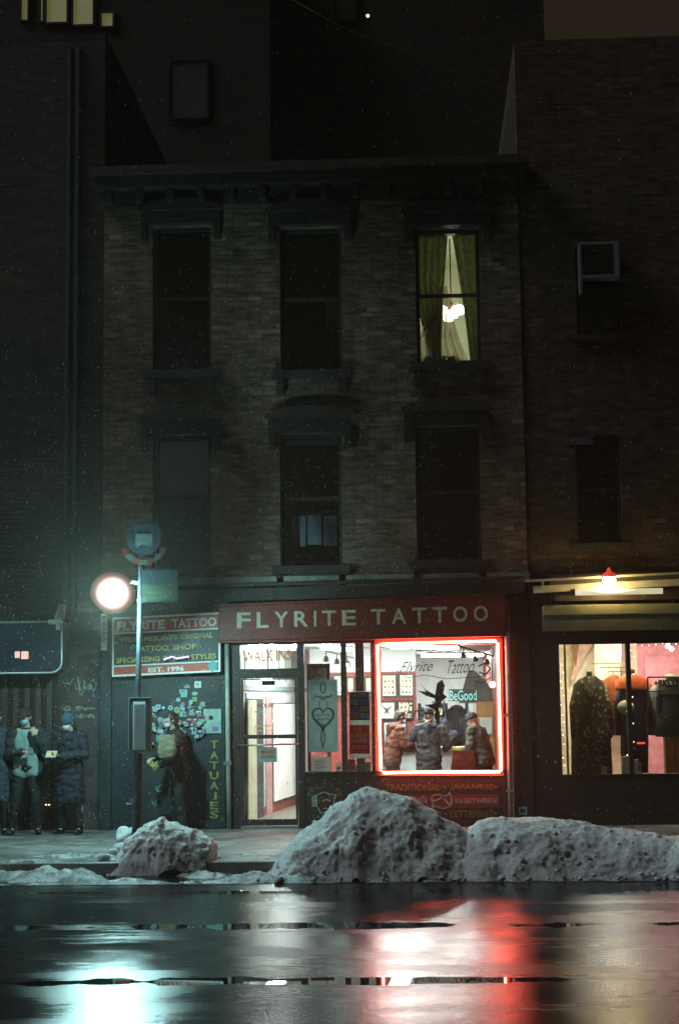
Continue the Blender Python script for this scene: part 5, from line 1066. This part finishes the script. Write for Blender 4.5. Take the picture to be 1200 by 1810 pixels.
x0, x1, z0, z1 = S(252, 1008, 316, 1065, PYp-.02); MB().box(x0, x1, PYp-.07, PYp-.045, z0, z1).build('route_panel', M('route_blue', (.004, .008, .010), .95, var=.2, spec=.02), bp); MB().box(x0+.01, x1-.01, PYp-.076, PYp-.0705, z0+.01, z0+(z1-z0)*.56).build('route_list', M('route_yellow', (.010, .014, .009), .95, var=.25, scale=20, spec=.02), bp)
for k in range(3): MB().box(x0+.08, x1-.12, PYp-.0785, PYp-.0765, z0+.05+.07*k, z0+.065+.07*k).build('printed_line', M('route_line', (.02, .03, .022), .95, spec=.02), bp)
# small steel bracket low on the post
q = P(230, 1418, PYp-.02); MB().tube([(q.x-.05, PYp-.02, q.z-.02), (q.x+.03, PYp-.02, q.z-.02), (pxz(q.z)+.0, PYp-.02, q.z)], .012).box(q.x+.0, q.x+.06, PYp-.04, PYp+.0, q.z, q.z+.05).build('chain_bracket', mSTEEL, bp)

# ------------------------------------------------------------------ snow
def hf(name, label, cat, sil, Yr, yb, yf, seed, zb=ROADZ, res=.02, rough=1.0, exp=2.2, kind=None, group=None, edge=.12):
    """mound whose ridge follows the silhouette pixels on the plane Yr"""
    pts = [P(a, b, Yr) for a, b in sil]; xs = [p.x for p in pts]; zs = [p.z for p in pts]
    def H(x):
        if x <= xs[0]: return zs[0]
        for a in range(len(xs)-1):
            if x <= xs[a+1]: t_ = (x-xs[a])/(xs[a+1]-xs[a]); t_ = t_*t_*(3-2*t_)*.5+t_*.5; return zs[a]+(zs[a+1]-zs[a])*t_
        return zs[-1]
    X0, X1 = xs[0]-.05, xs[-1]+.05; nx = int((X1-X0)/res); ny = int((yf-yb)/res*1.3); so = Vector((seed*7.3, seed*3.1, 0)); V = []
    for j in range(ny+1):
        row = []
        for i in range(nx+1):
            x = X0+(X1-X0)*i/nx; s_ = 2*j/ny-1; sg = (abs(s_)**.62)*(1 if s_ > 0 else -1)      # denser rows on the flanks
            y = (yf+yb)/2+(yf-yb)/2*sg; pv = Vector((x, y, 0))+so
            yc = Yr+.08*noise.noise(Vector((x*1.7+seed, 0, 0))); dy = (y-yc)/((yf-yc) if y > yc else (yc-yb)); dx = max(0, 1-min(x-X0, X1-x)/edge)
            w_ = .10*noise.noise(pv*2.1)+.07*noise.noise(pv*5.5); d_ = min(1, max(0, (abs(dy)**exp+dx**2)+w_*abs(dy))); pr_ = (1-d_)**.55
            row.append((Vector((x, y, zb-.2+(H(x)-zb+.2)*pr_)), pr_))
        V.append(row)
    out = []
    for j in range(ny+1):
        for i in range(nx+1):
            p, pr_ = V[j][i]; a = V[j][min(i+1, nx)][0]-V[j][max(i-1, 0)][0]; b = V[min(j+1, ny)][i][0]-V[max(j-1, 0)][i][0]; n_ = a.cross(b)
            n_ = n_.normalized() if n_.length > 1e-9 else Vector((0, 0, 1))
            q = p+so; top = max(0, n_.z-.55)*1.4
            c1 = noise.voronoi(q*6.0)[0]; c2 = noise.voronoi(q*15)[0]
            d_ = noise.noise(q*3.2)*.09+(.45-c1[0])*.03+(.12-abs(noise.noise(q*5+Vector((4, 1, 2)))))*.055+(.4-c2[0])*.025+noise.noise(q*11)*.030+noise.noise(q*21)*.026+abs(noise.noise(q*40))*.026-.02
            d_ *= rough*min(1, pr_*2)*(1-.72*min(1, top)); out.append(tuple(p+n_*d_))
    F_ = [(j*(nx+1)+i, j*(nx+1)+i+1, (j+1)*(nx+1)+i+1, (j+1)*(nx+1)+i) for j in range(ny) for i in range(nx)]
    m_ = MB(); m_.v = out; m_.f = F_; m_.m = [0]*len(F_); rc = random.Random(seed)
    for k in range(int((X1-X0)*34)):               # loose broken chunks lying on the flanks and along the foot
        i = rc.randrange(nx); j = int(ny*(rc.random()**.7)) if rc.random() < .3 else (rc.randrange(int(ny*.04)+2) if rc.random() < .5 else rc.randrange(int(ny*.45)))
        c = Vector(out[j*(nx+1)+i]); r_ = rc.uniform(.008, .038)*(.8 if rc.random() < .9 else 1.4)
        if j < ny*.06: c.z = max(c.z, ROADZ+.0)+r_*.3; c.y -= rc.uniform(0, .16)
        b0 = len(m_.v); m_.ball(c, (r_*rc.uniform(.7, 1.3), r_*rc.uniform(.7, 1.3), r_*rc.uniform(.6, 1)), 4)
        m_.v[b0:] = [tuple(Vector(v)+Vector((rc.uniform(-1, 1), rc.uniform(-1, 1), rc.uniform(-1, 1)))*r_*.22) for v in m_.v[b0:]]
    o = m_.build(name, mSNOW, smooth=True); return props(o, label, cat, group, kind)
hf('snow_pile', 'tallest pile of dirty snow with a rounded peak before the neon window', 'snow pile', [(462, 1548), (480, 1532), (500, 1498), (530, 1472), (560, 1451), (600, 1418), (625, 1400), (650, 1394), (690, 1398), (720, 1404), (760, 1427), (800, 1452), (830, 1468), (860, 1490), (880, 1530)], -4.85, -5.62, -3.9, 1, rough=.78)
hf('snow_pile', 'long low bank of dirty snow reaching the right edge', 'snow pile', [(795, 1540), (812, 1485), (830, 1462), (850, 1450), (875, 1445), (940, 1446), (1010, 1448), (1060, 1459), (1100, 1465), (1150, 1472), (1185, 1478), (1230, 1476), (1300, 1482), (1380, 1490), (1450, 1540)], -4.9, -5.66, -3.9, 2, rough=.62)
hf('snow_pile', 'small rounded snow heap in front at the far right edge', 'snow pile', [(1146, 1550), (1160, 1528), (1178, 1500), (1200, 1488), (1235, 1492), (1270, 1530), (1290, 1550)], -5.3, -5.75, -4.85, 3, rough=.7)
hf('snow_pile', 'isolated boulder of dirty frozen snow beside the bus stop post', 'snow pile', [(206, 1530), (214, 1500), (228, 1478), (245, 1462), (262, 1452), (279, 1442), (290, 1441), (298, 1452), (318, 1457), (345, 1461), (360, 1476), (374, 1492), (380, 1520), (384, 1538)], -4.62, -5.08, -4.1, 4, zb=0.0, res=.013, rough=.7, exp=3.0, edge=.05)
for k, (px, py, r_) in enumerate(((226, 1500, .16), (214, 1516, .10), (200, 1524, .08), (240, 1520, .09), (185, 1530, .07))):
    q = G(px, py-8, 0); q.y = max(q.y, -4.8); m_ = MB(); m_.ball((q.x, q.y, r_*.55), (r_, r_*.8, r_*.85), 16); m_.v = [tuple(Vector(v)+Vector((1, 1, 1))*.0+(Vector(v)-Vector((q.x, q.y, r_*.5))).normalized()*(noise.noise(Vector(v)*9)*.035*r_/.1)) for v in m_.v]
    props(m_.build('snow_lump', mSNOW, smooth=True), ['largest bright snow lump against the left of the snow boulder', 'middling snow lump left of the largest one', 'snow lump near the curb, third from the boulder', 'snow lump at the foot of the boulder front', 'leftmost small snow lump on the sidewalk', 'small snow lump right of the boulder', 'last small snow lump right of the boulder'][k], 'snow lump', 'snow lumps around the boulder')
# slush ridge along the curb
tS = NT('wet_slush'); tS.link(tS.mix(tS.ramp(tS.noise(5, 7, .7), [(.42, 0), (.6, 1)]), (.075, .078, .075), (.42, .50, .52)), tS.b.inputs['Base Color']); tS.b.inputs['Roughness'].default_value = .35; tS.bump(tS.noise(40, 6, .7), .9, .02); mSLUSH = tS.mat
def slush(name, X0, X1, yb, yf, seed, amp, thr, z0=-.0):
    res = .028; nx = int((X1-X0)/res); ny = int((yf-yb)/res); m_ = MB(); so = Vector((seed, seed*2.2, 0))
    for j in range(ny+1):
        for i in range(nx+1):
            x = X0+(X1-X0)*i/nx; y = yb+(yf-yb)*j/ny; p = Vector((x, y, 0))+so; e = 1-abs(2*j/ny-1)**2
            n_ = noise.noise(Vector((p.x*.9, p.y*2.2, 0)))*.6+noise.noise(p*3.5)*.35+.12*noise.noise(p*12); h_ = amp*max(-.3, (n_+thr+(.35 if x < -1 else 0)*noise.noise(Vector((x*.5, 3, 0))))*e)+(.022*noise.noise(p*22)+.018*abs(noise.noise(p*45)))*max(0, e)
            base = (z0 if y > CURBY-.15 else ROADZ); m_.v.append((x, y, base-.025+h_+ (0 if y > CURBY-.15 else .0)))
    m_.f = [(j*(nx+1)+i, j*(nx+1)+i+1, (j+1)*(nx+1)+i+1, (j+1)*(nx+1)+i) for j in range(ny) for i in range(nx)]; m_.m = [0]*len(m_.f)
    return props(m_.build(name, mSLUSH, smooth=True), 'thin crumbled slush along the curb', 'slush', kind='stuff')
slush('slush', -7.5, 8.5, -5.03, -3.9, 3, .17, .03); slush('gutter_slush', -7.5, 8.5, -5.75, -4.86, 8, .24, .04)

# ------------------------------------------------------------------ people
def remeshed(mb_, name, mat, parent, voxel, wr=0.0, wsc=9, xf=None, seed=0, label=None):
    me = bpy.data.meshes.new('tmp'); me.from_pydata(mb_.v, [], mb_.f); me.update()
    o = bpy.data.objects.new('tmp', me); COL.objects.link(o); md = o.modifiers.new('r', 'REMESH'); md.mode = 'VOXEL'; md.voxel_size = voxel
    sm = o.modifiers.new('s', 'SMOOTH'); sm.factor = .6; sm.iterations = 3
    bpy.context.view_layer.update(); m2 = bpy.data.meshes.new_from_object(o.evaluated_get(bpy.context.evaluated_depsgraph_get()))
    bpy.data.objects.remove(o); bpy.data.meshes.remove(me)
    m2.name = name
    if wr:
        sv = Vector((seed*3.7, seed, 0)); ns = [v.normal.copy() for v in m2.vertices]
        for v, n_ in zip(m2.vertices, ns):
            c = v.co+sv; k = noise.noise(Vector((c.x*wsc, c.y*wsc, c.z*wsc*1.7)))+.5*abs(noise.noise(c*wsc*2.3)); v.co += n_*(k*wr)
    m2.materials.append(mat); m2.polygons.foreach_set('use_smooth', [True]*len(m2.polygons)); m2.update()
    r_ = link(bpy.data.objects.new(name, m2)); r_.parent = parent
    if label: r_['label'] = label
    return r_

mSKIN = M('skin', (.46, .27, .19), .5, var=.08); mSKIND = M('skin_shaded', (.36, .20, .13), .5, var=.08)
mHAIRB = M('dark_hair', (.018, .013, .010), .5, var=.3, scale=40)

def person(label, X, Y, Z, face, h=1.74, lean=0.0, headpitch=0.0, headturn=0.0, armA=None, armB=None, jacket=None, coat=None, trousers=None, shoes=None,
           hat=None, hood=None, hair=True, mask=None, shirt=None, stance=.10, skin=None, hairlong=0, group='people', seed=1, knee=0.0, cap=None, cuffs=None, bulk=1.0):
    """local frame: feet at the origin, the figure faces -y, x to the viewer's right; face = turn about z in degrees"""
    t_ = thing('person', label, 'person', (X, Y, Z), group); t_.rotation_euler = (0, 0, R(face)); t_.scale = (h/1.76,)*3
    ORG[t_] = Vector((0, 0, 0)); skin = skin or mSKIN
    hip = Vector((0, 0, .93)); LR = Matrix.Rotation(R(lean), 3, 'X')
    def up(v): return hip+LR @ (Vector(v)-hip)
    chest = up((0, 0, 1.30)); neck = up((0, 0, 1.49)); sh = {-1: up((-.185, 0, 1.42)), 1: up((.185, 0, 1.42))}
    HR = Matrix.Rotation(R(headturn), 3, 'Z') @ Matrix.Rotation(R(headpitch), 3, 'X')
    hc = neck+Vector((0, 0, .02))+HR @ Vector((0, -.02, .135))
    def hd(v): return hc+HR @ Vector(v)
    arms = {-1: armA or ((-.27, .02, 1.14), (-.25, -.06, .90), (0, -.1, -1)), 1: armB or ((.27, .02, 1.14), (.25, -.06, .90), (0, -.1, -1))}
    arms = {k: tuple(Vector(q) for q in a) for k, a in arms.items()}
    # ---- body, one continuous surface
    b = MB(); n_ = 12
    b.ball(hd((0, .012, .025)), (.076, .094, .098), 14, HR); b.cap(hd((0, -.045, -.055)), hd((0, -.03, -.02)), .046, .060, n_); b.cap(hd((0, -.092, .0)), hd((0, -.110, -.022)), .010, .014, 8)
    b.cap(hd((-.03, -.078, .03)), hd((.03, -.078, .03)), .016, .016, 8); b.cap(hd((-.018, -.088, -.052)), hd((.018, -.088, -.052)), .010, .010, 8)
    for s_ in (-1, 1): b.ball(hd((s_*.079, .008, .0)), (.012, .020, .030), 8, HR)
    b.cap(hd((0, .01, -.05)), neck-Vector((0, 0, .03)), .054, .062, n_)
    for s_ in (-1, 1):
        b.cap(up((s_*.075, 0, 1.31)), up((s_*.06, 0, 1.10)), .105, .088, n_); b.cap(up((s_*.06, 0, 1.10)), (s_*.075, 0, .95), .088, .100, n_); b.cap(up((s_*.04, 0, 1.43)), sh[s_], .065, .058, n_)
        el, wr_, fd = arms[s_]; b.cap(sh[s_], el, .054, .041, n_); b.cap(el, wr_, .042, .027, n_)
        k_ = Vector((s_*(.09+stance*.35), -.03-knee*(1 if s_ > 0 else 0), .50)); an = Vector((s_*(.08+stance*.7), .02, .09)); b.cap((s_*.085, 0, .92), k_, .086, .056, n_); b.cap(k_, an, .056, .036, n_)
        b.cap(an-Vector((0, 0, .03)), an+Vector((s_*.02, -.15, -.055)), .036, .026, n_)
        # hand: palm, four bent fingers of unequal length and a thumb from the side of the palm
        fd = fd.normalized(); side = fd.cross(Vector((0, 0, 1)) if abs(fd.z) < .8 else Vector((0, 1, 0))).normalized()*(-s_); nrm = side.cross(fd).normalized()
        if nrm.y > .2 and abs(fd.z) > .8: nrm = -nrm
        pc = wr_+fd*.075
        for q in (-.028, -.009, .010, .028): b.cap(wr_+side*q*.6, pc+side*q, .015, .012, 8)
        for q, ln in ((-.030, .062), (-.010, .078), (.010, .074), (.030, .066)):
            p0 = pc+side*q; p1 = p0+fd*ln*.45-nrm*ln*.10; p2 = p1+fd*ln*.27-nrm*ln*.30; p3 = p2+fd*ln*.05-nrm*ln*.33; b.cap(p0, p1, .0098, .009, 8); b.cap(p1, p2, .009, .0085, 8); b.cap(p2, p3, .0085, .0075, 8)
        p0 = wr_+fd*.03+side*.028; p1 = p0+side*.028+fd*.03-nrm*.012; p2 = p1+fd*.028-nrm*.012; b.cap(p0, p1, .013, .011, 8); b.cap(p1, p2, .011, .009, 8)
    remeshed(b, 'body', skin, t_, .0085)
    # ---- face details
    for s_ in (-1, 1): e_ = MB().ball(hd((s_*.030, -.083, .008)), (.012, .007, .006), 6, HR); e_.build('eye', mINK, t_, smooth=True)
    if hair:
        hh = MB(); hh.ball(hd((0, .022, .040)), (.090, .104, .098), 12, HR); hh.ball(hd((0, .055, -.01)), (.082, .062, .095), 10, HR)
        if hairlong: 
            for s_ in (-1, 0, 1): hh.cap(hd((s_*.065, .04, -.02)), hd((s_*.075, .05, -.02-hairlong)), .04, .03, 8)
        # cut the face free
        hm = remeshed(hh, 'hair', mHAIRB, t_, .012, .006, 30)
        hinv = HR.inverted()
        for v in hm.data.vertices:
            l_ = hinv @ (v.co-hc)
            if l_.y < -.035 and l_.z < .07: v.co = hc+HR @ Vector((l_.x*.8, -.02, l_.z))
    if hat:
        m_ = MB(); m_.ball(hd((0, .018, .062)), (.098, .112, .085), 12, HR); m_.cap(hd((0, .018, .115)), hd((0, .02, .150)), .055, .03, 10)
        for k in range(12): a_ = k*6.283/12; a2 = (k+1)*6.283/12; m_.cap(hd((.090*math.cos(a_), .016+.104*math.sin(a_), .035)), hd((.090*math.cos(a2), .016+.104*math.sin(a2), .035)), .020, .020, 6)
        remeshed(m_, 'knitted_hat', hat, t_, .011, .006, 45, seed=seed)
    if cap:
        m_ = MB(); m_.ball(hd((0, .015, .060)), (.094, .108, .080), 12, HR); m_.ball(hd((0, -.115, .050)), (.070, .070, .012), 10, HR); remeshed(m_, 'cap', cap, t_, .010, .002, 20)
    if hood:
        m_ = MB()
        if hood[1] == 'up': m_.ball(hd((0, .03, .03)), (.115, .125, .135), 12, HR); m_.cap(hd((0, .05, -.09)), up((0, .04, 1.42)), .10, .13, 12)
        else: m_.cap(up((-.09, .07, 1.46)), up((.09, .07, 1.46)), .055, .055, 12); m_.cap(up((0, .12, 1.45)), up((0, .11, 1.33)), .075, .05, 12); m_.cap(up((-.10, .0, 1.48)), up((-.05, -.06, 1.44)), .035, .03, 8); m_.cap(up((.10, .0, 1.48)), up((.05, -.06, 1.44)), .035, .03, 8)
        ho = remeshed(m_, 'hood', hood[0], t_, .013, .010, 16, seed=seed)
        if hood[1] == 'up':
            hinv = HR.inverted()
            for v in ho.data.vertices:
                l_ = hinv @ (v.co-hc)
                if l_.y < -.03 and abs(l_.x) < .085 and -.10 < l_.z < .10: v.co = hc+HR @ Vector((l_.x, -.02+abs(l_.x)*-.3, l_.z))
    if mask:
        m_ = MB(); m_.ball(hd((0, -.062, -.040)), (.058, .052, .050), 12, HR); m_.cap(hd((-.05, -.05, -.03)), hd((-.078, .0, -.01)), .006, .004, 6); m_.cap(hd((.05, -.05, -.03)), hd((.078, .0, -.01)), .006, .004, 6); remeshed(m_, 'face_mask', mask, t_, .008, .002, 40)
    # ---- clothes
    def torso(m_, g, low=.93):
        for s_ in (-1, 1):
            m_.cap(up((s_*.075, 0, 1.32)), up((s_*.07, 0, 1.10)), .105+g, .098+g, 14); m_.cap(up((s_*.07, 0, 1.10)), up((s_*.085, 0, low)), .098+g, .104+g, 14); m_.cap(up((s_*.05, .0, 1.44)), sh[s_], .062+g*.8, .060+g, 12)
        m_.cap(up((0, .0, 1.40)), up((0, 0, 1.2)), .11+g, .11+g, 12)
    def sleeves(m_, g):
        for s_ in (-1, 1):
            el, wr_, fd = arms[s_]; w2 = wr_+(el-wr_)*.10; m_.cap(sh[s_], el, .060+g, .050+g, 12); m_.cap(el, w2, .050+g, .038+g*.8, 12)
    g_ = .028*bulk
    if shirt: m_ = MB(); torso(m_, .010, .86); remeshed(m_, 'shirt', shirt, t_, .013, .008, 9, seed=seed)
    top = coat or jacket
    if top:
        m_ = MB()
        if shirt:      # open jacket: two side panels and sleeves
            for s_ in (-1, 1): m_.cap(up((s_*.155, .035, 1.36)), up((s_*.165, .035, .84)), .085, .095, 12)
            m_.cap(up((0, .09, 1.40)), up((0, .09, .88)), .10, .12, 12)
            for s_ in (-1, 1): m_.cap(up((s_*.05, .03, 1.46)), sh[s_], .06, .085, 12)
        else: torso(m_, g_, .90)
        sleeves(m_, g_*.8)
        if not hood: 
            for k in range(10): a_ = k*.6283; a2 = (k+1)*.6283; m_.cap(up((.072*math.cos(a_), .072*math.sin(a_), 1.475)), up((.072*math.cos(a2), .072*math.sin(a2), 1.475)), .028, .028, 6)
        if coat:
            for a_ in [k*.5236 for k in range(12)]: m_.cap(up((.12*math.cos(a_), .07*math.sin(a_), .98)), (.165*math.cos(a_), .115*math.sin(a_), .50), .085, .075, 10)
        remeshed(m_, 'coat' if coat else 'jacket', top, t_, .012, .022, 9, seed=seed)
    if trousers:
        m_ = MB(); m_.cap((-.08, 0, .93), (.08, 0, .93), .112, .112, 12)
        for s_ in (-1, 1):
            k_ = Vector((s_*(.09+stance*.35), -.03-knee*(1 if s_ > 0 else 0), .50)); an = Vector((s_*(.08+stance*.7), .02, .12)); m_.cap((s_*.085, 0, .90), k_, .102, .074, 12); m_.cap(k_, an, .074, .058, 12)
        remeshed(m_, 'trousers', trousers, t_, .014, .010, 11, seed=seed+3)
    for s_ in (-1, 1):
        m_ = MB(); an = Vector((s_*(.08+stance*.7), .02, .09)); m_.cap(an+Vector((0, .01, .04)), an+Vector((0, .02, -.04)), .052, .050, 10); m_.cap(an+Vector((0, .03, -.045)), an+Vector((s_*.02, -.15, -.052)), .042, .036, 10)
        remeshed(m_, 'shoe', shoes or mINK, t_, .010)
    if cuffs:
        for s_ in (-1, 1): MB().cap(Vector((s_*(.09+stance*.5), 0, .40)), Vector((s_*(.085+stance*.6), .01, .33)), .066, .060, 12).build('boot_cuff', cuffs, t_, smooth=True)
    return t_, hd, up, arms

C_ = lambda n, c, **k: M(n, c, k.pop('rough', .8), scale=k.pop('scale', 9), var=k.pop('var', .3), bump=.3, bscale=60, **k)
mDK = C_('black_cloth', (.010, .009, .009)); mNAVY = C_('navy_cloth', (.010, .010, .019)); mTEALC = C_('pale_teal_shirt', (.20, .27, .25), var=.12); mDGRN = C_('dark_green_cloth', (.012, .017, .016)); mSLATE = C_('slate_cloth', (.022, .034, .045))
mBEAN = C_('blue_knit', (.02, .055, .09), scale=40); mMASKW = M('pale_mask', (.42, .45, .50), .7, var=.05); mMASKB = M('blue_mask', (.20, .36, .44), .7, var=.1); mORNG = C_('rust_orange_cloth', (.13, .035, .016)); mGREYJ = C_('charcoal_melange', (.032, .036, .040), scale=50, var=.5); mOLIVE = C_('olive_cloth2', (.05, .058, .036)); mCAPM = C_('beige_cap', (.40, .38, .24)); mNAVC = C_('dark_blue_knit', (.02, .025, .045))
mSHOE = M('black_boot', (.012, .011, .012), .3)
def stand(px, py): g = G(px, py, 0.0); return g.x, g.y
# far left edge
x, y = P(2, 1470, -.75).x, -.75
person('person in a blue grey coat cut off by the left edge of the picture', x-.10, y, 0, 25, 1.80, coat=mSLATE, trousers=mDK, hat=mDK, mask=mMASKW, shoes=mSHOE, seed=2, hair=False, group='people waiting outside')
# man with pale shirt and open jacket, hand at his mask, phone in the other
x, y = P(45, 1470, -.7).x, -.7
t_, hd, up, arms = person('person in a pale teal shirt and open dark jacket holding a hand to the face', x, y, 0, 14, 1.80, headpitch=16, headturn=-20, armB=((.27, -.10, 1.17), (.13, -.24, 1.38), (-.35, .10, .9)), armA=((-.25, -.02, 1.13), (-.04, -.26, 1.16), (.9, -.35, .1)),
       shirt=mTEALC, jacket=mDGRN, trousers=mDK, cap=mDK, mask=mMASKB, shoes=mSHOE, seed=5, stance=.14, group='people waiting outside')
def held(name, label, cat, per, c, size, mat, rotv=(0, 0, 0), par=None):
    M_ = Matrix.Translation(Vector(per.location)) @ per.rotation_euler.to_matrix().to_4x4() @ Matrix.Scale(per.scale.x, 4); w = M_ @ Vector(c)
    th = thing(name, label, cat, w); th.rotation_euler = (R(rotv[0]), R(rotv[1]), R(rotv[2])+per.rotation_euler.z); ORG[th] = Vector((0, 0, 0)); a, b_, c_ = size
    MB().box(-a, a, -b_, b_, -c_, c_).build('body', mat, th, bevel=.004); return th, w
th, w = held('phone', 'phone held at waist height by the person in the pale teal shirt', 'phone', t_, (.07, -.31, 1.17), (.035, .006, .07), mINK, (-50, 0, 10)); MB().box(-.031, .031, -.0085, -.0065, -.064, .064).build('screen', M('phone_screen', (.10, .12, .14), .1), th)
# woman in long navy coat reading
x, y = P(124, 1470, -.7).x, -.7
t_, hd, up, arms = person('person in a long navy coat and blue knitted hat reading a held paper', x, y, 0, -16, 1.72, headpitch=24, headturn=-8, armA=((-.27, -.05, 1.15), (-.13, -.30, 1.17), (.35, -.9, .1)), armB=((.27, -.05, 1.15), (.0, -.32, 1.15), (-.5, -.8, .1)),
       coat=mNAVY, trousers=mDK, hat=mBEAN, mask=mMASKW, shoes=mSHOE, seed=8, cuffs=mMASKB, stance=.10, group='people waiting outside', hairlong=.10)
th, w = held('folded_paper', 'pale folded paper held by the person in the long navy coat', 'paper', t_, (-.09, -.41, 1.18), (.085, .003, .055), mPAPER, (-35, 0, 0)); MB().box(-.06, .06, -.0045, -.0035, -.02, .03).build('printed_mark', mGOLD, th)
# person with paper bag by the post, turned left
x, y = P(312, 1462, -.55).x, -.55
t_, hd, up, arms = person('person in dark clothes and pale mask beside the bus stop holding a tan paper bag', x+.03, y, 0, -62, 1.72, lean=6, headpitch=16, armA=((-.26, -.12, 1.15), (-.12, -.34, 1.09), (.4, -.8, -.2)), armB=((.27, -.10, 1.13), (.10, -.33, .98), (-.5, -.8, -.1)),
       jacket=mDK, trousers=mDK, shoes=mSHOE, mask=mMASKW, seed=12, hairlong=.14, stance=.12, group='people waiting outside')
q = P(297, 1321, -1.0); bg_ = thing('paper_bag', 'crumpled tan paper bag hugged by the masked person beside the bus stop', 'bag', q); m_ = MB(); rg = []
for u_, wx, wy in ((0, .06, .04), (.08, .11, .07), (.3, .135, .085), (.6, .13, .08), (.9, .115, .06), (1, .11, .045)):
    rg.append([(q.x-.01+wx*math.copysign(abs(math.cos(a_))**.6, math.cos(a_)), q.y-wy*math.copysign(abs(math.sin(a_))**.6, math.sin(a_)), q.z-.17+.35*u_) for a_ in [k*6.283/24 for k in range(24)]])
m_.loft(rg); bo = remeshed(type('o', (), {'v': [(v[0]-q.x, v[1]-q.y, v[2]-q.z) for v in m_.v], 'f': m_.f})(), 'bag_body', C_('tan_bag', (.17, .15, .09), var=.15), bg_, .012, .012, 12, seed=4)
MB().tube([(q.x-.06, q.y-.05, q.z+.17), (q.x-.03, q.y-.05, q.z+.23), (q.x+.03, q.y-.05, q.z+.23), (q.x+.06, q.y-.05, q.z+.17)], .006).build('handle', mDK, bg_)

# customers inside the shop
ZF = RF
x = P(703, 1300, 2.2).x; t_, *_ = person('person in a rust orange jacket leaning on the shop counter at the left', x-.10, 2.2, ZF, 112, 1.66, lean=10, headpitch=22, armA=((-.24, -.14, 1.16), (-.05, -.40, 1.10), (.1, -1, -.1)), armB=((.26, -.12, 1.15), (.10, -.40, 1.08), (-.1, -1, -.1)),
    jacket=mORNG, trousers=mDK, shoes=mSHOE, hood=(mORNG, 'down'), mask=mMASKW, seed=21, group='customers inside the tattoo shop', bulk=1.2)
x = P(757, 1300, 2.1).x; person('person in a charcoal hooded coat seen from behind at the shop counter', x, 2.1, ZF, 178, 1.67, lean=5, headpitch=14, armA=((-.33, -.02, 1.16), (-.27, -.24, 1.06), (.3, -.9, 0)), armB=((.33, -.02, 1.16), (.27, -.24, 1.06), (-.3, -.9, 0)),
    coat=mGREYJ, trousers=mDK, shoes=mSHOE, hood=(mGREYJ, 'down'), seed=23, hat=mDK, hair=False, group='customers inside the tattoo shop', bulk=1.2)
x = P(774, 1300, 4.0).x; person('person in a beige cap behind the counter facing the street', x, 4.0, ZF, 8, 1.66, lean=6, headpitch=12, jacket=mDK, trousers=mDK, shoes=mSHOE, cap=mCAPM, mask=mDK, seed=25, group='staff behind the shop counter')
x = P(789, 1300, 3.7).x; person('person with a dark blue knitted hat bending low behind the counter', x, 3.75, ZF, -10, 1.56, lean=26, headpitch=30, jacket=mNAVC, trousers=mDK, shoes=mSHOE, hat=mNAVC, seed=27, group='staff behind the shop counter', hair=False)
x = P(849, 1300, 2.15).x; person('person in an olive jacket and dark cap leaning in from the right', x+.06, 2.15, ZF, -122, 1.62, lean=18, headpitch=26, armA=((-.26, -.16, 1.14), (-.16, -.42, 1.04), (.1, -1, -.1)), armB=((.27, -.14, 1.14), (.08, -.44, 1.02), (-.1, -1, -.1)),
    jacket=mOLIVE, trousers=mDK, shoes=mSHOE, hat=mDK, seed=29, group='customers inside the tattoo shop', bulk=1.2, hair=False)
q = P(838, 1287, 3.6); o = MB().ball(q, .07, 10); o = o.build('blue_glove', M('blue_nitrile', (.05, .08, .42), .5), smooth=True); props(o, 'small round bright blue pouch hanging beside the dark coats', 'pouch')
o2 = MB().tube([q+Vector((0, 0, .06)), (q.x, q.y, q.z+.9)], .004).build('strap', mBLACKP, None); o2.parent = o; o2.matrix_parent_inverse = Matrix.Translation(o.location).inverted()

# ------------------------------------------------------------------ falling wet snow
rn = random.Random(99); m_ = MB(); mFLK = M('snowflake', (.85, .87, .88), .6, var=.03)
for k in range(11000):
    d_ = rn.random()
    x, y, z = (rn.uniform(-8.5, 8), rn.uniform(-13, -.15), rn.uniform(-.1, 11)) if k % 2 else (rn.uniform(-7, 1.5), rn.uniform(-8.5, -.15), rn.uniform(0, 6.5))
    s_ = rn.uniform(.0018, .0042); hh = s_*rn.uniform(1.2, 3.2); t_ = rn.uniform(-.15, .35)*hh
    m_.add([(x+t_, y, z+hh), (x-s_, y-s_*.5, z), (x+s_, y-s_*.5, z), (x, y+s_, z), (x-t_, y, z-hh)], [(0, 1, 2), (0, 2, 3), (0, 3, 1), (4, 2, 1), (4, 3, 2), (4, 1, 3)])
props(m_.build('falling_snow', mFLK), 'wet snow falling past the shops', 'snowfall', kind='stuff')

# ------------------------------------------------------------------ haze
hz = MB().box(-50, 50, -45, 62, -2.2, 34).build('haze', mFLK); props(hz, 'thin wet night haze', 'haze', kind='stuff')
hm = bpy.data.materials.new('haze_air'); hm.use_nodes = True; nt = hm.node_tree; nt.nodes.remove(nt.nodes['Principled BSDF']); pv_ = nt.nodes.new('ShaderNodeVolumePrincipled')
pv_.inputs['Color'].default_value = (.98, .88, .74, 1); pv_.inputs['Density'].default_value = HAZE_DENSITY; pv_.inputs['Anisotropy'].default_value = .82
nt.links.new(pv_.outputs[0], nt.nodes['Material Output'].inputs['Volume']); hz.data.materials.clear(); hz.data.materials.append(hm)
